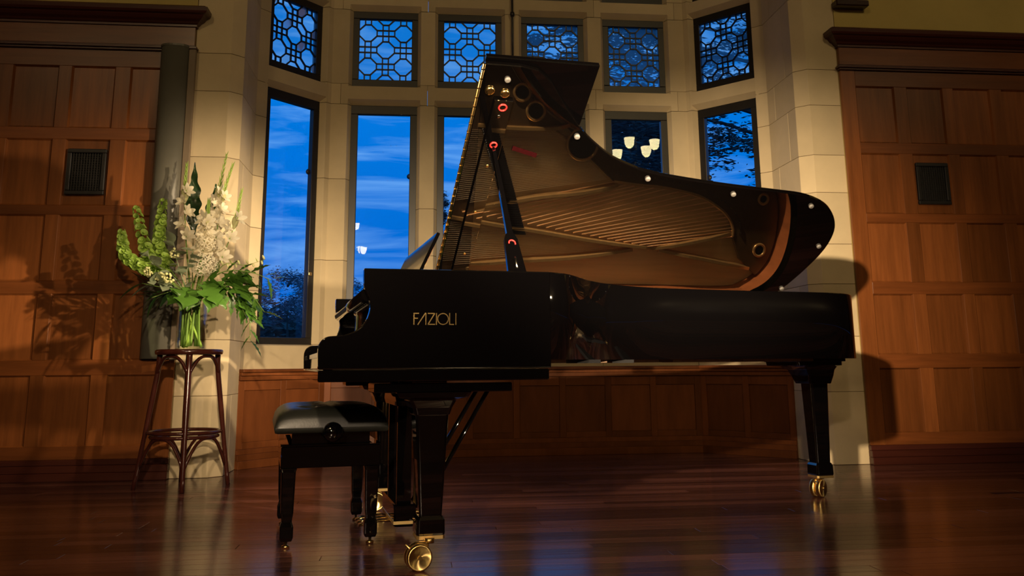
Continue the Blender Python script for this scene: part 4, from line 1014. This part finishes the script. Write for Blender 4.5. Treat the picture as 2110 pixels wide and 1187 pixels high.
# ------------------------------------------------------------------ outdoors
b = MB(); b.box(-80, 80, 1.5, 120, -1.2, -1.0); struct(b.build('ground', OUTG))
def blob_cards(b, c, rx, ry, rz_, n, s, flat=.25):
    for _ in range(n):
        u = Vector((random.gauss(0, .45), random.gauss(0, .45), random.gauss(0, .45)))
        p = Vector((c[0]+u.x*rx, c[1]+u.y*ry, c[2]+u.z*rz_)); a = random.uniform(0, 6.28); q = s*random.uniform(.5, 1.3)
        e1 = Vector((C(a), S(a)*.5, random.uniform(-flat, flat)))*q; e2 = Vector((-S(a)*.3, C(a)*.3, random.uniform(.2, .6)))*q*.5
        b.add([tuple(p-e1), tuple(p-e2), tuple(p+e1), tuple(p+e2*.8)], [(0, 1, 2, 3)])
def tree(name, x, y, h, lab, layers, trunk_r=.25, fm=None):
    g = empty(name, (x, y, -1), 0, lab, 'tree', None)
    b = MB(); b.tube([(0, 0, 0), (.1, 0, h*.5), (0, .1, h)], [trunk_r, trunk_r*.7, trunk_r*.2], 8); b.build('trunk', BARK, g)
    b = MB(); br = MB()
    for (dx, dy, z, rx, rz_, n, s) in layers:
        blob_cards(b, (dx, dy, z+1), rx, rx*.6, rz_, n, s)
        if random.random() < .05: br.tube([(0, 0, z+.6), (dx*.5, dy*.5, z+.9), (dx, dy, z+1)], [.05, .04, .02], 5)
    o = b.build('foliage', fm or OUTF, g); o['kind'] = 'stuff'
    if br.v: br.build('branches', BARK, g)
    return g
def at(px, py, Y):
    d = fwd+r2*(px-1055)/F-u2*(py-PYC)/F; t = (Y-CAM.y)/d.y; return CAM+d*t
lay = []
cx_, cy_ = 8.2, 13.0
random.seed(11)
for k in range(330):
    px = random.uniform(1150, 1620); py = random.uniform(-160, 480); Y = random.uniform(11.5, 15)
    if px < 1240 and py > 60 and random.random() < .5: continue
    # sky gaps on the right hand lights
    if px > 1430 and (random.random() < .1 or S(py*.062+px*.012) > .84): continue
    if px < 1330 and py > 235 and random.random() < .15: continue
    q = at(px, py, Y); lay.append((q.x-cx_, q.y-cy_, q.z, random.uniform(.5, 1.0), random.uniform(.08, .17), 110, .10))
for k in range(26):
    px = random.uniform(1080, 1230); py = random.uniform(30, 160); q = at(px, py, 13); lay.append((q.x-cx_, q.y-cy_, q.z, random.uniform(.3, .6), .10, 40, .12))
tree('cedar_tree', cx_, cy_, 13, 'big dark cedar with layered branches outside the right-hand windows', lay, .4)
lay = []
for k in range(60):
    px = random.uniform(1250, 1400); py = random.uniform(230, 420); q = at(px, py, 17); lay.append((q.x-6.3, q.y-17, q.z, random.uniform(.5, .9), random.uniform(.2, .45), 90, .16))
tree('pine_tree', 6.3, 17, 9, 'dense dark tree behind the cedar, seen in the window with the lamp reflections', lay, .35)
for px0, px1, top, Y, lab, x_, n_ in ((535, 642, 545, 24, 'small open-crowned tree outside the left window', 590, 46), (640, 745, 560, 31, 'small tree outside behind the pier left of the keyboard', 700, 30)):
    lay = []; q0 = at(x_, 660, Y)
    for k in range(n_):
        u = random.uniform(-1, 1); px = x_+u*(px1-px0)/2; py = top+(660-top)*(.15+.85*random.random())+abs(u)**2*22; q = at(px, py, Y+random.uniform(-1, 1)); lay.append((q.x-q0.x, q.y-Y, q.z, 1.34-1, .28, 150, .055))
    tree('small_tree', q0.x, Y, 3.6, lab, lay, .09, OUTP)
lay = []; q0 = at(912, 500, 19)
for k in range(26):
    py = random.uniform(385, 540); px = 912+random.uniform(-1, 1)*(4+(py-380)*.10); q = at(px, py, 19); lay.append((q.x-q0.x, q.y-19, q.z, .16, .16, 90, .05))
tree('slender_tree', q0.x, 19, 6, 'slender tree outside the third window behind the music desk', lay, .06)
b = MB(); random.seed(3)
for k in range(170):
    x = -16+k*.28; z = 3.2+.15*S(k*.21)+.12*S(k*.53); blob_cards(b, (x, 36+random.uniform(-1, 1), z-.6), .9, .5, 1.2, 60, .30, .5)
hb = MB(); hb.box(-16, 30, 36, 37, -1, 3.0)
he = empty('hedge', (0, 0, 0), 0, 'long dark hedge along the far edge of the garden, seen low in the left window', 'hedge')
o = b.build('foliage', OUTF, he); o['kind'] = 'stuff'; hb.build('core', OUTF, he)
